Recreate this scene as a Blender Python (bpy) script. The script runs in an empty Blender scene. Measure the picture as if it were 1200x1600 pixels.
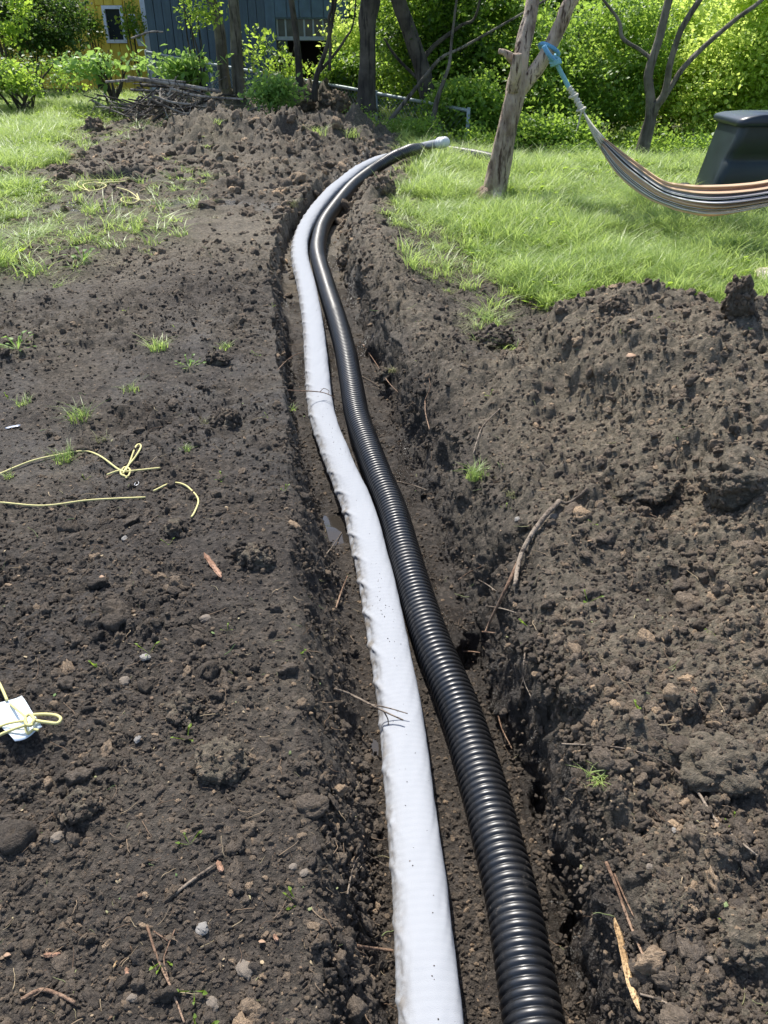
import bpy, math, random
import numpy as np
from mathutils import Vector, Matrix, noise as mnoise

rnd = random.Random(7)
rs = np.random.RandomState(11)
C = bpy.context.scene.collection
scene = bpy.context.scene

# ------------------------------------------------------------------ camera
CAM_H = 1.40
PITCH = math.radians(32.0)
F = 1200.0                       # focal length in photograph pixels (1200 x 1600)
cam_d = bpy.data.cameras.new('camera')
cam = bpy.data.objects.new('camera', cam_d)
C.objects.link(cam)
cam.location = (0, 0, CAM_H)
cam.rotation_euler = (math.radians(90) - PITCH, 0, 0)
cam_d.sensor_fit = 'VERTICAL'
cam_d.sensor_height = 36.0
cam_d.lens = 36.0 * F / 1600.0
cam_d.clip_start = 0.05
cam_d.clip_end = 600
scene.camera = cam

# ------------------------------------------------------------------ light
SUN_EL = math.radians(58)
SUN_DIR = Vector((-0.42, 1.0, 0)).normalized()        # horizontal direction towards the sun
w = bpy.data.worlds.new('World'); scene.world = w; w.use_nodes = True
nt = w.node_tree; nt.nodes.clear()
sky = nt.nodes.new('ShaderNodeTexSky'); sky.sky_type = 'NISHITA'; sky.sun_disc = False
sky.sun_elevation = SUN_EL
sky.sun_rotation = math.atan2(SUN_DIR.x, SUN_DIR.y)
sky.air_density = 1.0; sky.dust_density = 1.5
bg = nt.nodes.new('ShaderNodeBackground'); bg.inputs[1].default_value = 0.13
out = nt.nodes.new('ShaderNodeOutputWorld')
nt.links.new(sky.outputs[0], bg.inputs[0]); nt.links.new(bg.outputs[0], out.inputs[0])
sd = bpy.data.lights.new('sun', 'SUN'); sd.energy = 4.0; sd.angle = math.radians(0.6)
sd.color = (1.0, 0.955, 0.88)
sun = bpy.data.objects.new('sun', sd); C.objects.link(sun)
d = Vector((SUN_DIR.x * math.cos(SUN_EL), SUN_DIR.y * math.cos(SUN_EL), math.sin(SUN_EL)))
sun.rotation_euler = d.to_track_quat('Z', 'Y').to_euler()
sun.location = (0, 0, 20)
scene.view_settings.view_transform = 'Standard'
scene.view_settings.look = 'None'
scene.view_settings.exposure = 0.84
scene.view_settings.gamma = 1
scene.view_settings.use_curve_mapping = False
try:
    scene.cycles.max_bounces = 8; scene.cycles.transparent_max_bounces = 8
    scene.cycles.use_denoising = True
except Exception:
    pass

# ------------------------------------------------------------------ numpy noise
def h2(ix, iy, seed):
    a = (ix.astype(np.int64) * 374761393 + iy.astype(np.int64) * 668265263 + seed * 974634777) & 0xFFFFFFFF
    a = a.astype(np.uint32)
    a ^= a >> np.uint32(13); a *= np.uint32(1274126177); a ^= a >> np.uint32(16)
    a *= np.uint32(2246822519); a ^= a >> np.uint32(13)
    return a.astype(np.float64) / 4294967295.0

def vn(x, y, seed=0):
    ix = np.floor(x); iy = np.floor(y); fx = x - ix; fy = y - iy
    fx = fx * fx * fx * (fx * (fx * 6 - 15) + 10); fy = fy * fy * fy * (fy * (fy * 6 - 15) + 10)
    a = h2(ix, iy, seed); b = h2(ix + 1, iy, seed); c = h2(ix, iy + 1, seed); e = h2(ix + 1, iy + 1, seed)
    return (a + (b - a) * fx) * (1 - fy) + (c + (e - c) * fx) * fy

def fbm(x, y, octv=4, seed=0, gain=0.5):
    r = 0; amp = 1; tot = 0
    for i in range(octv):
        # turn the lattice each octave so that its lines never stack
        c, s = math.cos(0.7 + i * 1.1), math.sin(0.7 + i * 1.1)
        f = 2.03 ** i
        r = r + amp * (vn((x * c - y * s) * f + i * 7.3, (x * s + y * c) * f - i * 3.1, seed + i) * 2 - 1)
        tot += amp; amp *= gain
    return r / tot

def caps(x, y, cell, seed, rmin=0.25, rmax=0.62, dens=1.0, soft=False):
    """height of a field of lumps, in metres"""
    c, s = math.cos(seed * 1.7), math.sin(seed * 1.7)
    X = (x * c - y * s) / cell; Y = (x * s + y * c) / cell
    ix = np.floor(X); iy = np.floor(Y)
    best = np.zeros_like(X)
    for dx in (-1, 0, 1):
        for dy in (-1, 0, 1):
            jx = ix + dx; jy = iy + dy
            px = jx + h2(jx, jy, seed); py = jy + h2(jx, jy, seed + 1)
            q = h2(jx, jy, seed + 2)
            r = rmin + (rmax - rmin) * q * q
            if dens < 1:
                r = np.where(h2(jx, jy, seed + 3) < dens, r, 0.01)
            el = 0.7 + 0.6 * h2(jx, jy, seed + 4)
            dd = ((X - px) * el) ** 2 + ((Y - py) / el) ** 2
            best = np.maximum(best, np.maximum(r * r - dd, 0) / r if soft else np.sqrt(np.maximum(r * r - dd, 0)))
    return best * cell

def sst(a, b, x):
    t = np.clip((x - a) / (b - a), 0, 1)
    return t * t * (3 - 2 * t)

# ------------------------------------------------------------------ pixel -> place
SP, CP = math.sin(PITCH), math.cos(PITCH)
def ray(px, py):
    a = (np.asarray(px, float) - 600) / F; b = (800 - np.asarray(py, float)) / F
    return a, CP + b * SP, -SP + b * CP
def at_z(px, py, z):
    dx, dy, dz = ray(px, py); t = (z - CAM_H) / dz
    return dx * t, dy * t
def at_y(px, py, Y):
    dx, dy, dz = ray(px, py); t = Y / dy
    return float(dx * t), Y, float(CAM_H + dz * t)
def px_size(y, z=0):            # metres per photograph pixel at a place
    return (y * CP + (CAM_H - z) * SP) / F

# ------------------------------------------------------------------ the lie of the land
def G(x, y):
    z = 0.17 * sst(1.5, 6.0, y)
    z = z - 0.52 * sst(8.0, 13.0, y + 0.0 * x) * sst(-1.5, 3.0, x)
    z = z + 0.05 * sst(12, 18, y) * sst(0, -3, x)
    return z

def proj_curve(pts, dz):
    pts = np.array(pts, float)
    z = np.zeros(len(pts))
    for _ in range(12):
        x, y = at_z(pts[:, 0], pts[:, 1], z)
        z = 0.5 * z + 0.5 * (G(x, y) + dz(y))
    o = np.argsort(y)
    return y[o], x[o]

DEP_Y = [0.0, 0.8, 1.5, 2.6, 3.6, 5.0, 6.5, 8.0, 9.0]
DEP_V = [0.26, 0.26, 0.30, 0.30, 0.27, 0.24, 0.20, 0.11, 0.0]
def depth(y): return np.interp(y, DEP_Y, DEP_V)
LT = proj_curve([(470,1640),(482,1600),(500,1500),(495,1400),(494,1300),(480,1200),(468,1100),(458,1000),(446,900),(446,800),(450,700),(440,600),(426,500),(420,420),(436,350),(478,306),(545,255),(600,236),(640,228)], lambda y: -0.02 + 0 * y)
LF = proj_curve([(632,1640),(622,1600),(612,1500),(604,1400),(600,1300),(592,1200),(578,1100),(560,1000),(538,900),(510,800),(472,700),(462,600),(452,500),(445,420),(456,360),(500,318),(560,268),(610,244),(645,232)], lambda y: -depth(y))
RF = proj_curve([(915,1640),(905,1600),(882,1450),(832,1250),(768,1100),(728,1000),(694,900),(664,800),(622,700),(592,600),(556,500),(524,420),(520,370),(536,333),(592,280),(630,252),(655,238)], lambda y: -depth(y))
RT = proj_curve([(1010,1640),(1000,1600),(962,1450),(895,1250),(850,1100),(812,1000),(806,900),(788,800),(732,700),(676,600),(610,500),(572,420),(548,370),(552,325),(602,272),(635,250),(660,236)], lambda y: 0.07 + 0 * y)

def hit_G(px, py):
    z = np.zeros(np.shape(px))
    for _ in range(14):
        x, y = at_z(px, py, z); z = 0.5 * z + 0.5 * G(x, y)
    return x, y

def poly_sd(x, y, poly):
    """signed distance, positive inside"""
    P = np.array(poly); n = len(P)
    dmin = np.full(x.shape, 1e9); inside = np.zeros(x.shape, bool)
    for i in range(n):
        a = P[i]; b = P[(i + 1) % n]; e = b - a
        wx = x - a[0]; wy = y - a[1]
        t = np.clip((wx * e[0] + wy * e[1]) / (e @ e + 1e-12), 0, 1)
        dmin = np.minimum(dmin, (wx - e[0] * t) ** 2 + (wy - e[1] * t) ** 2)
        cond = (a[1] <= y) != (b[1] <= y)
        with np.errstate(divide='ignore', invalid='ignore'):
            xi = a[0] + (y - a[1]) / (b[1] - a[1] + 1e-15) * e[0]
        inside ^= cond & (x < xi)
    return np.where(inside, 1, -1) * np.sqrt(dmin)

def world_poly(pts):
    pts = np.array(pts, float); x, y = hit_G(pts[:, 0], pts[:, 1])
    return list(zip(x, y))
POLY_R = world_poly([(1500,540),(1200,520),(1100,490),(960,484),(870,500),(800,492),(752,455),(738,425),(690,385),(650,345),(632,310),(640,272),(628,240),(590,220),(560,205),(600,180),(900,150),(1500,140)])
POLY_L = world_poly([(-500,430),(-60,425),(20,405),(38,330),(62,290),(104,240),(140,205),(190,182),(240,168),(235,140),(0,125),(-500,120)])
SPARSE = [(20,400,.5,.5),(110,345,.45,.6),(215,345,.5,.7),(150,360,.35,.45),(280,300,.45,.35),(190,215,.9,.35),(90,300,.5,.5),
          (20,310,.6,.8),(260,290,.35,.35),(650,320,.35,.7),(690,400,.35,.5),(760,520,.2,.5),(700,350,.5,.8),(640,375,.25,.3),
          (330,250,.5,.2),(60,250,.5,.6),(160,405,.3,.25),(235,375,.3,.35)]
SPW = []
for a, b, r, k in SPARSE:
    sx, sy = hit_G(np.array([a]), np.array([b])); SPW.append((sx[0], sy[0], r, k * .72))
def grass_mask(x, y):
    nz = fbm(x * 2.2, y * 2.2, 4, 31) * 0.50 + fbm(x * 9, y * 9, 3, 35) * 0.16
    m = np.maximum(sst(-0.12, 0.22, poly_sd(x, y, POLY_R) + nz * 0.8),
                   sst(-0.15, 0.30, poly_sd(x, y, POLY_L) + nz * 1.3))
    for sx, sy, r, k in SPW:
        dd = np.sqrt(((x - sx)) ** 2 + ((y - sy) * 0.55) ** 2) / r
        m = np.maximum(m, k * sst(1.15, 0.3, dd + nz * 1.8))
    return np.clip(m, 0, 1)

MOUNDS = []   # x, y, rx, ry, h  (low banks of thrown earth at the back)
def mound_px(px, py, rx, ry, h):
    x, y = hit_G(np.array([px]), np.array([py])); MOUNDS.append((x[0], y[0], rx, ry, h))
mound_px(420, 232, 1.7, 1.5, .34); mound_px(330, 225, 1.3, 1.0, .26); mound_px(520, 215, 1.0, 1.3, .26)
mound_px(205, 185, 1.6, .55, .20); mound_px(300, 172, 1.5, .6, .24); mound_px(390, 172, 1.6, .8, .22)
mound_px(470, 178, 1.0, .8, .38); mound_px(540, 182, 1.0, .8, .30); mound_px(580, 220, .8, .8, .16)
mound_px(400, 290, 1.0, 1.2, .10); mound_px(562, 312, .22, .55, .30); mound_px(600, 290, .3, .3, .10)
mound_px(455, 272, .7, .9, .14); mound_px(148, 205, .25, .2, .10)
PIT = hit_G(np.array([186.]), np.array([272.]))
DENTS = []    # x, y, r, depth
def dent_px(px, py, r, dp):
    x, y = hit_G(np.array([px]), np.array([py])); DENTS.append((x[0], y[0], r, dp))
dent_px(742, 905, .07, .10); dent_px(775, 860, .06, .08); dent_px(862, 1130, .05, .08); dent_px(905, 1330, .04, .07); dent_px(690, 640, .06, .05); dent_px(440, 232, .22, .16); dent_px(335, 262, .15, .07); dent_px(560, 250, .2, .06)

def heap(x, y):
    e = np.interp(y, *RT)
    s = x - e
    wob = fbm(x * 1.6 + 5, y * 1.6, 3, 51)
    env = sst(3.66 + 0.34 * wob, 3.12 + 0.34 * wob, y + 0.35 * sst(0.5, 0.0, s))
    h = (0.24 + .15 * sst(.8, 2.9, y)) * sst(0.0, 0.95 - .2 * sst(2, 3, y), s + 0.12 * wob) + 0.08 * sst(1.0, 2.0, s)
    h = h * (1 + 0.22 * wob) * sst(3.9, 3.0, x)
    rim = 0.08 * sst(-.02, .1, s) * sst(.5, .15, s)     # thrown rim along the trench
    # gully and hollow seen across the heap
    h = h - 0.035 * np.exp(-(((x - 1.10 + 0.55 * (y - 2.0)) / .16) ** 2)) * sst(1.2, 1.7, y) * env
    return h * env + rim * sst(8.5, 6.5, y)

def patch(x, y):
    """1 where the earth lies loose, 0 where it is trodden and smeared flat"""
    v = fbm(x * 1.9 + 9, y * 1.9, 3, 81, .55) + .35 * fbm(x * 7, y * 7, 2, 85)
    return np.maximum(np.maximum(sst(-.38, .16, v), .8 * sst(.02, .14, heap(x, y))), .8 * sst(5.5, 7.5, y))

def H(x, y, fine=True, gm=None):
    x = np.asarray(x, float); y = np.asarray(y, float)
    g = G(x, y)
    if gm is None: gm = grass_mask(x, y)
    soil = 1 - gm
    near = sst(16, 9, y)
    z = g + 0.035 * fbm(x * .8, y * .8, 3, 3) * sst(0.2, 1.2, y)
    wb = 0.022 * fbm(x * 5, y * 5, 3, 61) + 0.012 * fbm(x * 17, y * 17, 3, 65)
    xw = x + wb
    lt = np.interp(y, *LT); lf = np.interp(y, *LF); rf = np.interp(y, *RF); rt = np.interp(y, *RT)
    rt = np.maximum(rt, rf + 0.03); lf = np.maximum(lf, lt + 0.02)
    dp = depth(y) + 0.07 * sst(9, 8, y) * 0
    left = sst(0, 1, (xw - lt) / (lf - lt))
    right = sst(0, 1, (rt - xw) / (rt - rf))
    prof = np.minimum(left, right ** 1.05)
    hp = heap(x, y); z0 = z
    for mx, my, rx, ry, mh in MOUNDS:
        q = ((x - mx) / rx) ** 2 + ((y - my) / ry) ** 2
        z = z + mh * .60 * np.exp(-q * 1.6) * (1 + .8 * fbm(x * 3, y * 3, 3, 71))
    wall = np.maximum(0, xw - rf) > 0
    up = z + np.where(xw > (lf + rf) / 2, hp, 0) - 0.02 * sst(0.35, 0, np.abs(xw - lt))
    floor = z0 - dp
    z2 = up * (1 - prof) + floor * prof
    inner = prof
    for mx, my, r, dd in DENTS:
        q = np.sqrt((x - mx) ** 2 + ((y - my) * .7) ** 2)
        z2 = z2 - dd * sst(r, r * .5, q + .15 * r * fbm(x * 8, y * 8, 2, 44))
    px_, py_ = x - PIT[0][0], y - PIT[1][0]
    pit = sst(.25, .20, np.abs(px_ + .03 * fbm(x * 9, y * 9, 2, 45))) * sst(.34, .27, np.abs(py_) + .03 * fbm(x * 11, y * 11, 2, 46))
    z2 = z2 - .26 * pit
    if fine:
        hm = sst(0.0, 0.12, hp)                                   # heap
        back = sst(5.5, 7.5, y)
        wallm = sst(.15, .5, prof) * sst(.95, .6, prof)
        a = soil * (0.42 + 0.50 * hm + .75 * back * sst(.05, .2, z - g) + .3 * wallm) * (1 - .55 * sst(.8, 1, prof))
        lump = patch(x, y)
        a = a * (.40 + .85 * lump) + .25 * hm * soil * (1 - lump)
        z2 = z2 + soil * (1 - hm) * (.022 + .016 * sst(2, 3.5, y)) * np.clip(fbm(x * 4, y * 5, 3, 83, .45), -.25, .35)
        a = a * (1 + .55 * sst(2.2, 3.5, y) * (1 - hm))
        a = np.clip(a, 0, 1.7)
        # torn, lumpy earth
        z2 = z2 + a * (0.030 * fbm(x * 6, y * 6, 4, 11, .55) + 0.010 * fbm(x * 30, y * 30, 3, 15, .6))
        wx = x + .02 * fbm(x * 14, y * 14, 2, 21); wy = y + .02 * fbm(x * 14, y * 14, 2, 23)
        bk = back * sst(.03, .12, z - g)
        z2 = z2 + bk * (.6 * caps(wx, wy, .42, 105, .12, .5, .6, True) + .06 * fbm(x * 3.2, y * 3.2, 3, 107, .6))
        z2 = z2 + hm * (.30 * caps(x, y, .33, 161, .12, .5, .65, True) + .022 * fbm(x * 4.5, y * 4.5, 3, 163, .6)) - hm * .03 * sst(.24, .55, fbm(x * 3.6, y * 3.6, 3, 167))
        z2 = z2 + a * (0.50 * caps(wx, wy, .19, 101, .12, .5, .45, True) * (.35 + back + .5 * hm)
                       + (.75 - .30 * hm) * caps(wx, wy, .075, 111, .15, .55, .7)
                       + .75 * caps(wx, wy, .034, 121, .2, .6, .85)
                       + .75 * caps(wx, wy, .016, 131, .2, .6))
        # hollows between the clods
        cr = np.abs(fbm(x * 4.3 + 3, y * 4.3, 3, 141))
        z2 = z2 - a * .030 * sst(.09, 0, cr) * sst(-.2, .3, fbm(x * 2, y * 2, 2, 145))
        # pressed track marks
        tr = sst(.22, .05, np.abs(x + 0.85 - 0.02 * y)) * sst(3.2, 4.0, y) * sst(7.5, 6.5, y)
        tr = tr + sst(.30, .1, np.abs(x - .12)) * sst(3.6, 4.2, y) * sst(5.6, 5.0, y)
        z2 = z2 + .008 * tr * soil * np.sin(y * 60 + x * 6 + 3 * fbm(x * 3, y * 3, 2, 147))
        z2 = z2 + gm * .02 * fbm(x * 7, y * 7, 3, 151)
    return z2

_ts = np.geomspace(0.75, 60, 900)
def hit(px, py):
    """first meeting of a pixel's ray with the ground"""
    dx, dy, dz = ray(px, py)
    X = dx * _ts; Y = dy * _ts; Z = CAM_H + dz * _ts
    h = H(X, Y)
    b = np.nonzero(Z < h)[0]
    if len(b) == 0: return float(X[-1]), float(Y[-1]), float(h[-1])
    i = max(int(b[0]), 1)
    t0, t1 = _ts[i - 1], _ts[i]
    f0 = Z[i - 1] - h[i - 1]; f1 = h[i] - Z[i]
    t = t0 + (t1 - t0) * f0 / (f0 + f1 + 1e-9)
    x, y = float(dx * t), float(dy * t)
    return x, y, float(CAM_H + dz * t)
def gz(x, y): return float(H(np.array([x]), np.array([y]))[0])

# ------------------------------------------------------------------ materials
def mat(name):
    m = bpy.data.materials.new(name); m.use_nodes = True
    t = m.node_tree; t.nodes.clear()
    o = t.nodes.new('ShaderNodeOutputMaterial')
    b = t.nodes.new('ShaderNodeBsdfPrincipled'); t.links.new(b.outputs[0], o.inputs[0])
    return m, t, b, o
def N(t, kind, **kw):
    n = t.nodes.new(kind)
    for k, v in kw.items():
        if k.startswith('i_'):
            key = k[2:]
            key = int(key) if key.isdigit() else key.replace('_', ' ')
            n.inputs[key].default_value = v
        else: setattr(n, k, v)
    return n
def ramp(t, fac, stops, interp='LINEAR'):
    r = t.nodes.new('ShaderNodeValToRGB'); r.color_ramp.interpolation = interp
    el = r.color_ramp.elements
    while len(el) < len(stops): el.new(.5)
    for e, (p, c) in zip(el, stops):
        e.position = p; e.color = (*c, 1) if len(c) == 3 else c
    t.links.new(fac, r.inputs[0]); return r.outputs[0]
def mix(t, fac, a, b, mode='MIX'):
    n = t.nodes.new('ShaderNodeMix'); n.data_type = 'RGBA'; n.blend_type = mode
    for i, v in ((0, fac), (6, a), (7, b)):
        if hasattr(v, 'links'): t.links.new(v, n.inputs[i])
        elif isinstance(v, (int, float)): n.inputs[i].default_value = v
        else: n.inputs[i].default_value = (*v, 1)
    return n.outputs[2]
def math_(t, op, a, b=0.0):
    n = t.nodes.new('ShaderNodeMath'); n.operation = op
    for i, v in ((0, a), (1, b)):
        if hasattr(v, 'links'): t.links.new(v, n.inputs[i])
        else: n.inputs[i].default_value = v
    return n.outputs[0]
def tex(t, scale, detail=4, rough=.55, coord='Object', stretch=None, kind='ShaderNodeTexNoise'):
    tc = t.nodes.new('ShaderNodeTexCoord'); src = tc.outputs[coord]
    if stretch:
        mp = t.nodes.new('ShaderNodeMapping'); mp.inputs['Scale'].default_value = stretch
        t.links.new(src, mp.inputs[0]); src = mp.outputs[0]
    n = t.nodes.new(kind); n.inputs['Scale'].default_value = scale
    if kind == 'ShaderNodeTexNoise':
        n.inputs['Detail'].default_value = detail; n.inputs['Roughness'].default_value = rough
    t.links.new(src, n.inputs['Vector'])
    return n
def bump(t, b, h, strength=.5, dist=.01):
    n = t.nodes.new('ShaderNodeBump'); n.inputs['Strength'].default_value = strength
    n.inputs['Distance'].default_value = dist
    t.links.new(h, n.inputs['Height']); t.links.new(n.outputs[0], b.inputs['Normal']); return n

def rnd_out(t):
    return t.nodes.new('ShaderNodeObjectInfo').outputs['Random']

# soil --------------------------------------------------------------
def soil_material(name, attrs=True):
    m, t, b, o = mat(name)
    n1 = tex(t, 3.2, 6, .6); n2 = tex(t, 55, 6, .7); n3 = tex(t, 260, 3, .6)
    n4 = tex(t, 13, 5, .65)
    wetc = ramp(t, n2.outputs[0], [(.3, (.022, .0178, .0145)), (.5, (.045, .0368, .030)), (.72, (.130, .108, .090))])
    dryc = ramp(t, n2.outputs[0], [(.28, (.062, .048, .035)), (.5, (.152, .130, .094)), (.75, (.335, .262, .193))])
    if attrs:
        ad = t.nodes.new('ShaderNodeAttribute'); ad.attribute_name = 'dry'
        aw = t.nodes.new('ShaderNodeAttribute'); aw.attribute_name = 'wet'
        ag = t.nodes.new('ShaderNodeAttribute'); ag.attribute_name = 'grass'
        dn = math_(t, 'ADD', ad.outputs['Fac'], math_(t, 'MULTIPLY', math_(t, 'SUBTRACT', n4.outputs[0], .5), .9))
        dn.node.use_clamp = True
        col = mix(t, dn, wetc, dryc)
    else:
        col = mix(t, .8, wetc, dryc)
    # pale mineral grains and reddish organic flecks
    v = tex(t, 210, kind='ShaderNodeTexVoronoi')
    vc = v.outputs['Color']
    sep = t.nodes.new('ShaderNodeSeparateColor'); t.links.new(vc, sep.inputs[0])
    fl = math_(t, 'MULTIPLY', math_(t, 'GREATER_THAN', sep.outputs[0], .93), math_(t, 'LESS_THAN', v.outputs['Distance'], .38))
    col = mix(t, math_(t, 'MULTIPLY', fl, .8), col, mix(t, sep.outputs[1], (.20, .15, .10), (.11, .065, .04)))
    wp = ramp(t, n1.outputs[0], [(.40, (0, 0, 0)), (.58, (1, 1, 1))])
    if attrs:
        lit = tex(t, 40, 4, .7)
        litter = ramp(t, lit.outputs[0], [(.35, (.030, .030, .012)), (.5, (.055, .060, .022)), (.7, (.12, .105, .055))])
        col = mix(t, ag.outputs['Fac'], col, litter)
        wet = math_(t, 'MULTIPLY', aw.outputs['Fac'], wp); wet.node.use_clamp = True
        col = mix(t, math_(t, 'MULTIPLY', wet, .45), col, (.022, .020, .019))
        r = math_(t, 'SUBTRACT', .92, math_(t, 'MULTIPLY', wet, .72))
        t.links.new(r, b.inputs['Roughness'])
    else:
        b.inputs['Roughness'].default_value = .9
    t.links.new(col, b.inputs['Base Color'])
    b.inputs['Specular IOR Level'].default_value = .35
    hh = math_(t, 'ADD', math_(t, 'MULTIPLY', n2.outputs[0], 1.0), math_(t, 'MULTIPLY', n3.outputs[0], .45))
    bump(t, b, hh, 1.0, .018)
    return m
M_SOIL = soil_material('soil')
M_CLOD = soil_material('clod_earth', False)

def crumb_material():
    m, t, b, o = mat('soil_crumbs')
    r = rnd_out(t)
    n2 = tex(t, 3, 5, .7)
    at = t.nodes.new('ShaderNodeAttribute'); at.attribute_name = 'dryc'; at.attribute_type = 'INSTANCER'
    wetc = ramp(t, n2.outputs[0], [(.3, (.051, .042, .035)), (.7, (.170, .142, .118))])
    dryc = ramp(t, n2.outputs[0], [(.3, (.132, .102, .074)), (.7, (.385, .304, .226))])  # drier than the ground, plus sunlit highlights painted in as paler colour
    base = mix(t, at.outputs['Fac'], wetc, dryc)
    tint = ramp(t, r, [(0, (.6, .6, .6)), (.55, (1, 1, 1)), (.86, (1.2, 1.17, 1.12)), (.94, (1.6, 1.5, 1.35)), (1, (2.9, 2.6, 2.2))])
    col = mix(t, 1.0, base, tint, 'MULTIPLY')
    t.links.new(col, b.inputs['Base Color']); b.inputs['Roughness'].default_value = .88
    b.inputs['Specular IOR Level'].default_value = .3
    bump(t, b, n2.outputs[0], .7, .3)
    return m
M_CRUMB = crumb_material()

def leaf_material(name, c0, c1, trans, tamt=.45, rough=.45):
    m, t, b, o = mat(name)
    r = rnd_out(t)
    n = tex(t, 1.3, 2, .5)
    f = math_(t, 'ADD', math_(t, 'MULTIPLY', r, .7), math_(t, 'MULTIPLY', n.outputs[0], .3))
    col = mix(t, f, c0, c1)
    t.links.new(col, b.inputs['Base Color']); b.inputs['Roughness'].default_value = rough
    b.inputs['Specular IOR Level'].default_value = .4
    tr = t.nodes.new('ShaderNodeBsdfTranslucent')
    tc = mix(t, f, tuple(v * .7 for v in trans), trans)
    t.links.new(tc, tr.inputs[0])
    ms = t.nodes.new('ShaderNodeMixShader'); ms.inputs[0].default_value = tamt
    t.links.new(b.outputs[0], ms.inputs[1]); t.links.new(tr.outputs[0], ms.inputs[2])
    t.links.new(ms.outputs[0], o.inputs[0])
    return m
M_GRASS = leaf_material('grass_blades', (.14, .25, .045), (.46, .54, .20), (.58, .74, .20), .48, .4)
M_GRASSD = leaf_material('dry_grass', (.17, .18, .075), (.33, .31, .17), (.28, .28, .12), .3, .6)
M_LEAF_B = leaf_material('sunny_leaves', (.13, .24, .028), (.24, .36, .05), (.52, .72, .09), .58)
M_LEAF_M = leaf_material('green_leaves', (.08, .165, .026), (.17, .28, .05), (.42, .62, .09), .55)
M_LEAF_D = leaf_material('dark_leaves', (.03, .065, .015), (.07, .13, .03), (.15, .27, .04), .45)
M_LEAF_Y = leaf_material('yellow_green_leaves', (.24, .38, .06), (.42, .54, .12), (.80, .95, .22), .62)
M_LEAF_V = leaf_material('vine_leaves', (.14, .26, .06), (.24, .38, .11), (.42, .64, .14), .5)

def bark_material(name, c0, c1, c2, sc=9, st=(1, 1, .22), strength=.9):
    m, t, b, o = mat(name)
    n = tex(t, sc, 8, .68, stretch=st); n2 = tex(t, 2.4, 4, .6)
    n3 = tex(t, sc * 2.2, 4, .6, stretch=(1, 1, .12))
    col = ramp(t, n.outputs[0], [(.32, c0), (.5, c1), (.68, c2)])
    col = mix(t, ramp(t, n2.outputs[0], [(.45, (0, 0, 0)), (.62, (1, 1, 1))]), col, tuple(v * 1.25 for v in c2))
    col = mix(t, ramp(t, n3.outputs[0], [(.38, (1, 1, 1)), (.46, (0, 0, 0))]), col, c0)
    t.links.new(col, b.inputs['Base Color']); b.inputs['Roughness'].default_value = .9
    bump(t, b, math_(t, 'ADD', n.outputs[0], n3.outputs[0]), strength, .03)
    return m
M_BARK = bark_material('flaky_bark', (.075, .045, .030), (.29, .21, .155), (.50, .40, .31), 15, (1, 1, .3), 1.0)
M_BARK_D = bark_material('dark_bark', (.018, .015, .012), (.045, .037, .030), (.085, .072, .058), 7)
M_BARK_G = bark_material('grey_bark', (.045, .038, .030), (.10, .085, .068), (.16, .14, .115), 8)
M_STICK = bark_material('dead_wood', (.05, .036, .026), (.15, .115, .085), (.26, .21, .16), 40, (1, 1, .3), .5)
M_ROOT = bark_material('root_skin', (.06, .035, .022), (.17, .10, .062), (.27, .18, .12), 60, (1, 1, 1), .4)

def plain(name, col, rough=.6, nscale=20, var=.25, bmp=.0, spec=.5, metal=0, bd=.005, coord='Object', stretch=None):
    m, t, b, o = mat(name)
    n = tex(t, nscale, 5, .6, coord, stretch)
    c = ramp(t, n.outputs[0], [(.3, tuple(v * (1 - var) for v in col)), (.7, tuple(min(1, v * (1 + var)) for v in col))])
    t.links.new(c, b.inputs['Base Color']); b.inputs['Roughness'].default_value = rough
    b.inputs['Specular IOR Level'].default_value = spec; b.inputs['Metallic'].default_value = metal
    if bmp: bump(t, b, n.outputs[0], bmp, bd)
    return m

# ------------------------------------------------------------------ mesh helpers
def new_mesh(name, verts, faces, smooth=True):
    me = bpy.data.meshes.new(name)
    verts = np.asarray(verts, dtype=np.float32).reshape(-1, 3)
    if isinstance(faces, np.ndarray):
        k = faces.shape[1]
        me.vertices.add(len(verts)); me.vertices.foreach_set('co', verts.ravel())
        me.loops.add(faces.size); me.loops.foreach_set('vertex_index', faces.astype(np.int32).ravel())
        me.polygons.add(len(faces))
        me.polygons.foreach_set('loop_start', np.arange(0, faces.size, k, dtype=np.int32))
        me.update(calc_edges=True)
        me.validate()
    else:
        me.from_pydata([tuple(v) for v in verts.tolist()], [], faces)
        me.update()
    if smooth and len(me.polygons):
        me.polygons.foreach_set('use_smooth', np.ones(len(me.polygons), dtype=bool))
    return me
def link(name, me, material=None, parent=None, label=None, cat=None, group=None, kind=None, loc=None):
    o = bpy.data.objects.new(name, me); C.objects.link(o)
    if material is not None:
        me.materials.clear(); me.materials.append(material)
    if parent is not None: o.parent = parent
    if loc is not None: o.location = loc
    if label: o['label'] = label
    if cat: o['category'] = cat
    if group: o['group'] = group
    if kind: o['kind'] = kind
    return o
def thing(name, label, cat, loc=(0, 0, 0), group=None):
    o = bpy.data.objects.new(name, None); C.objects.link(o); o.location = loc
    o.empty_display_size = .1
    o['label'] = label; o['category'] = cat
    if group: o['group'] = group
    return o
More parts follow.
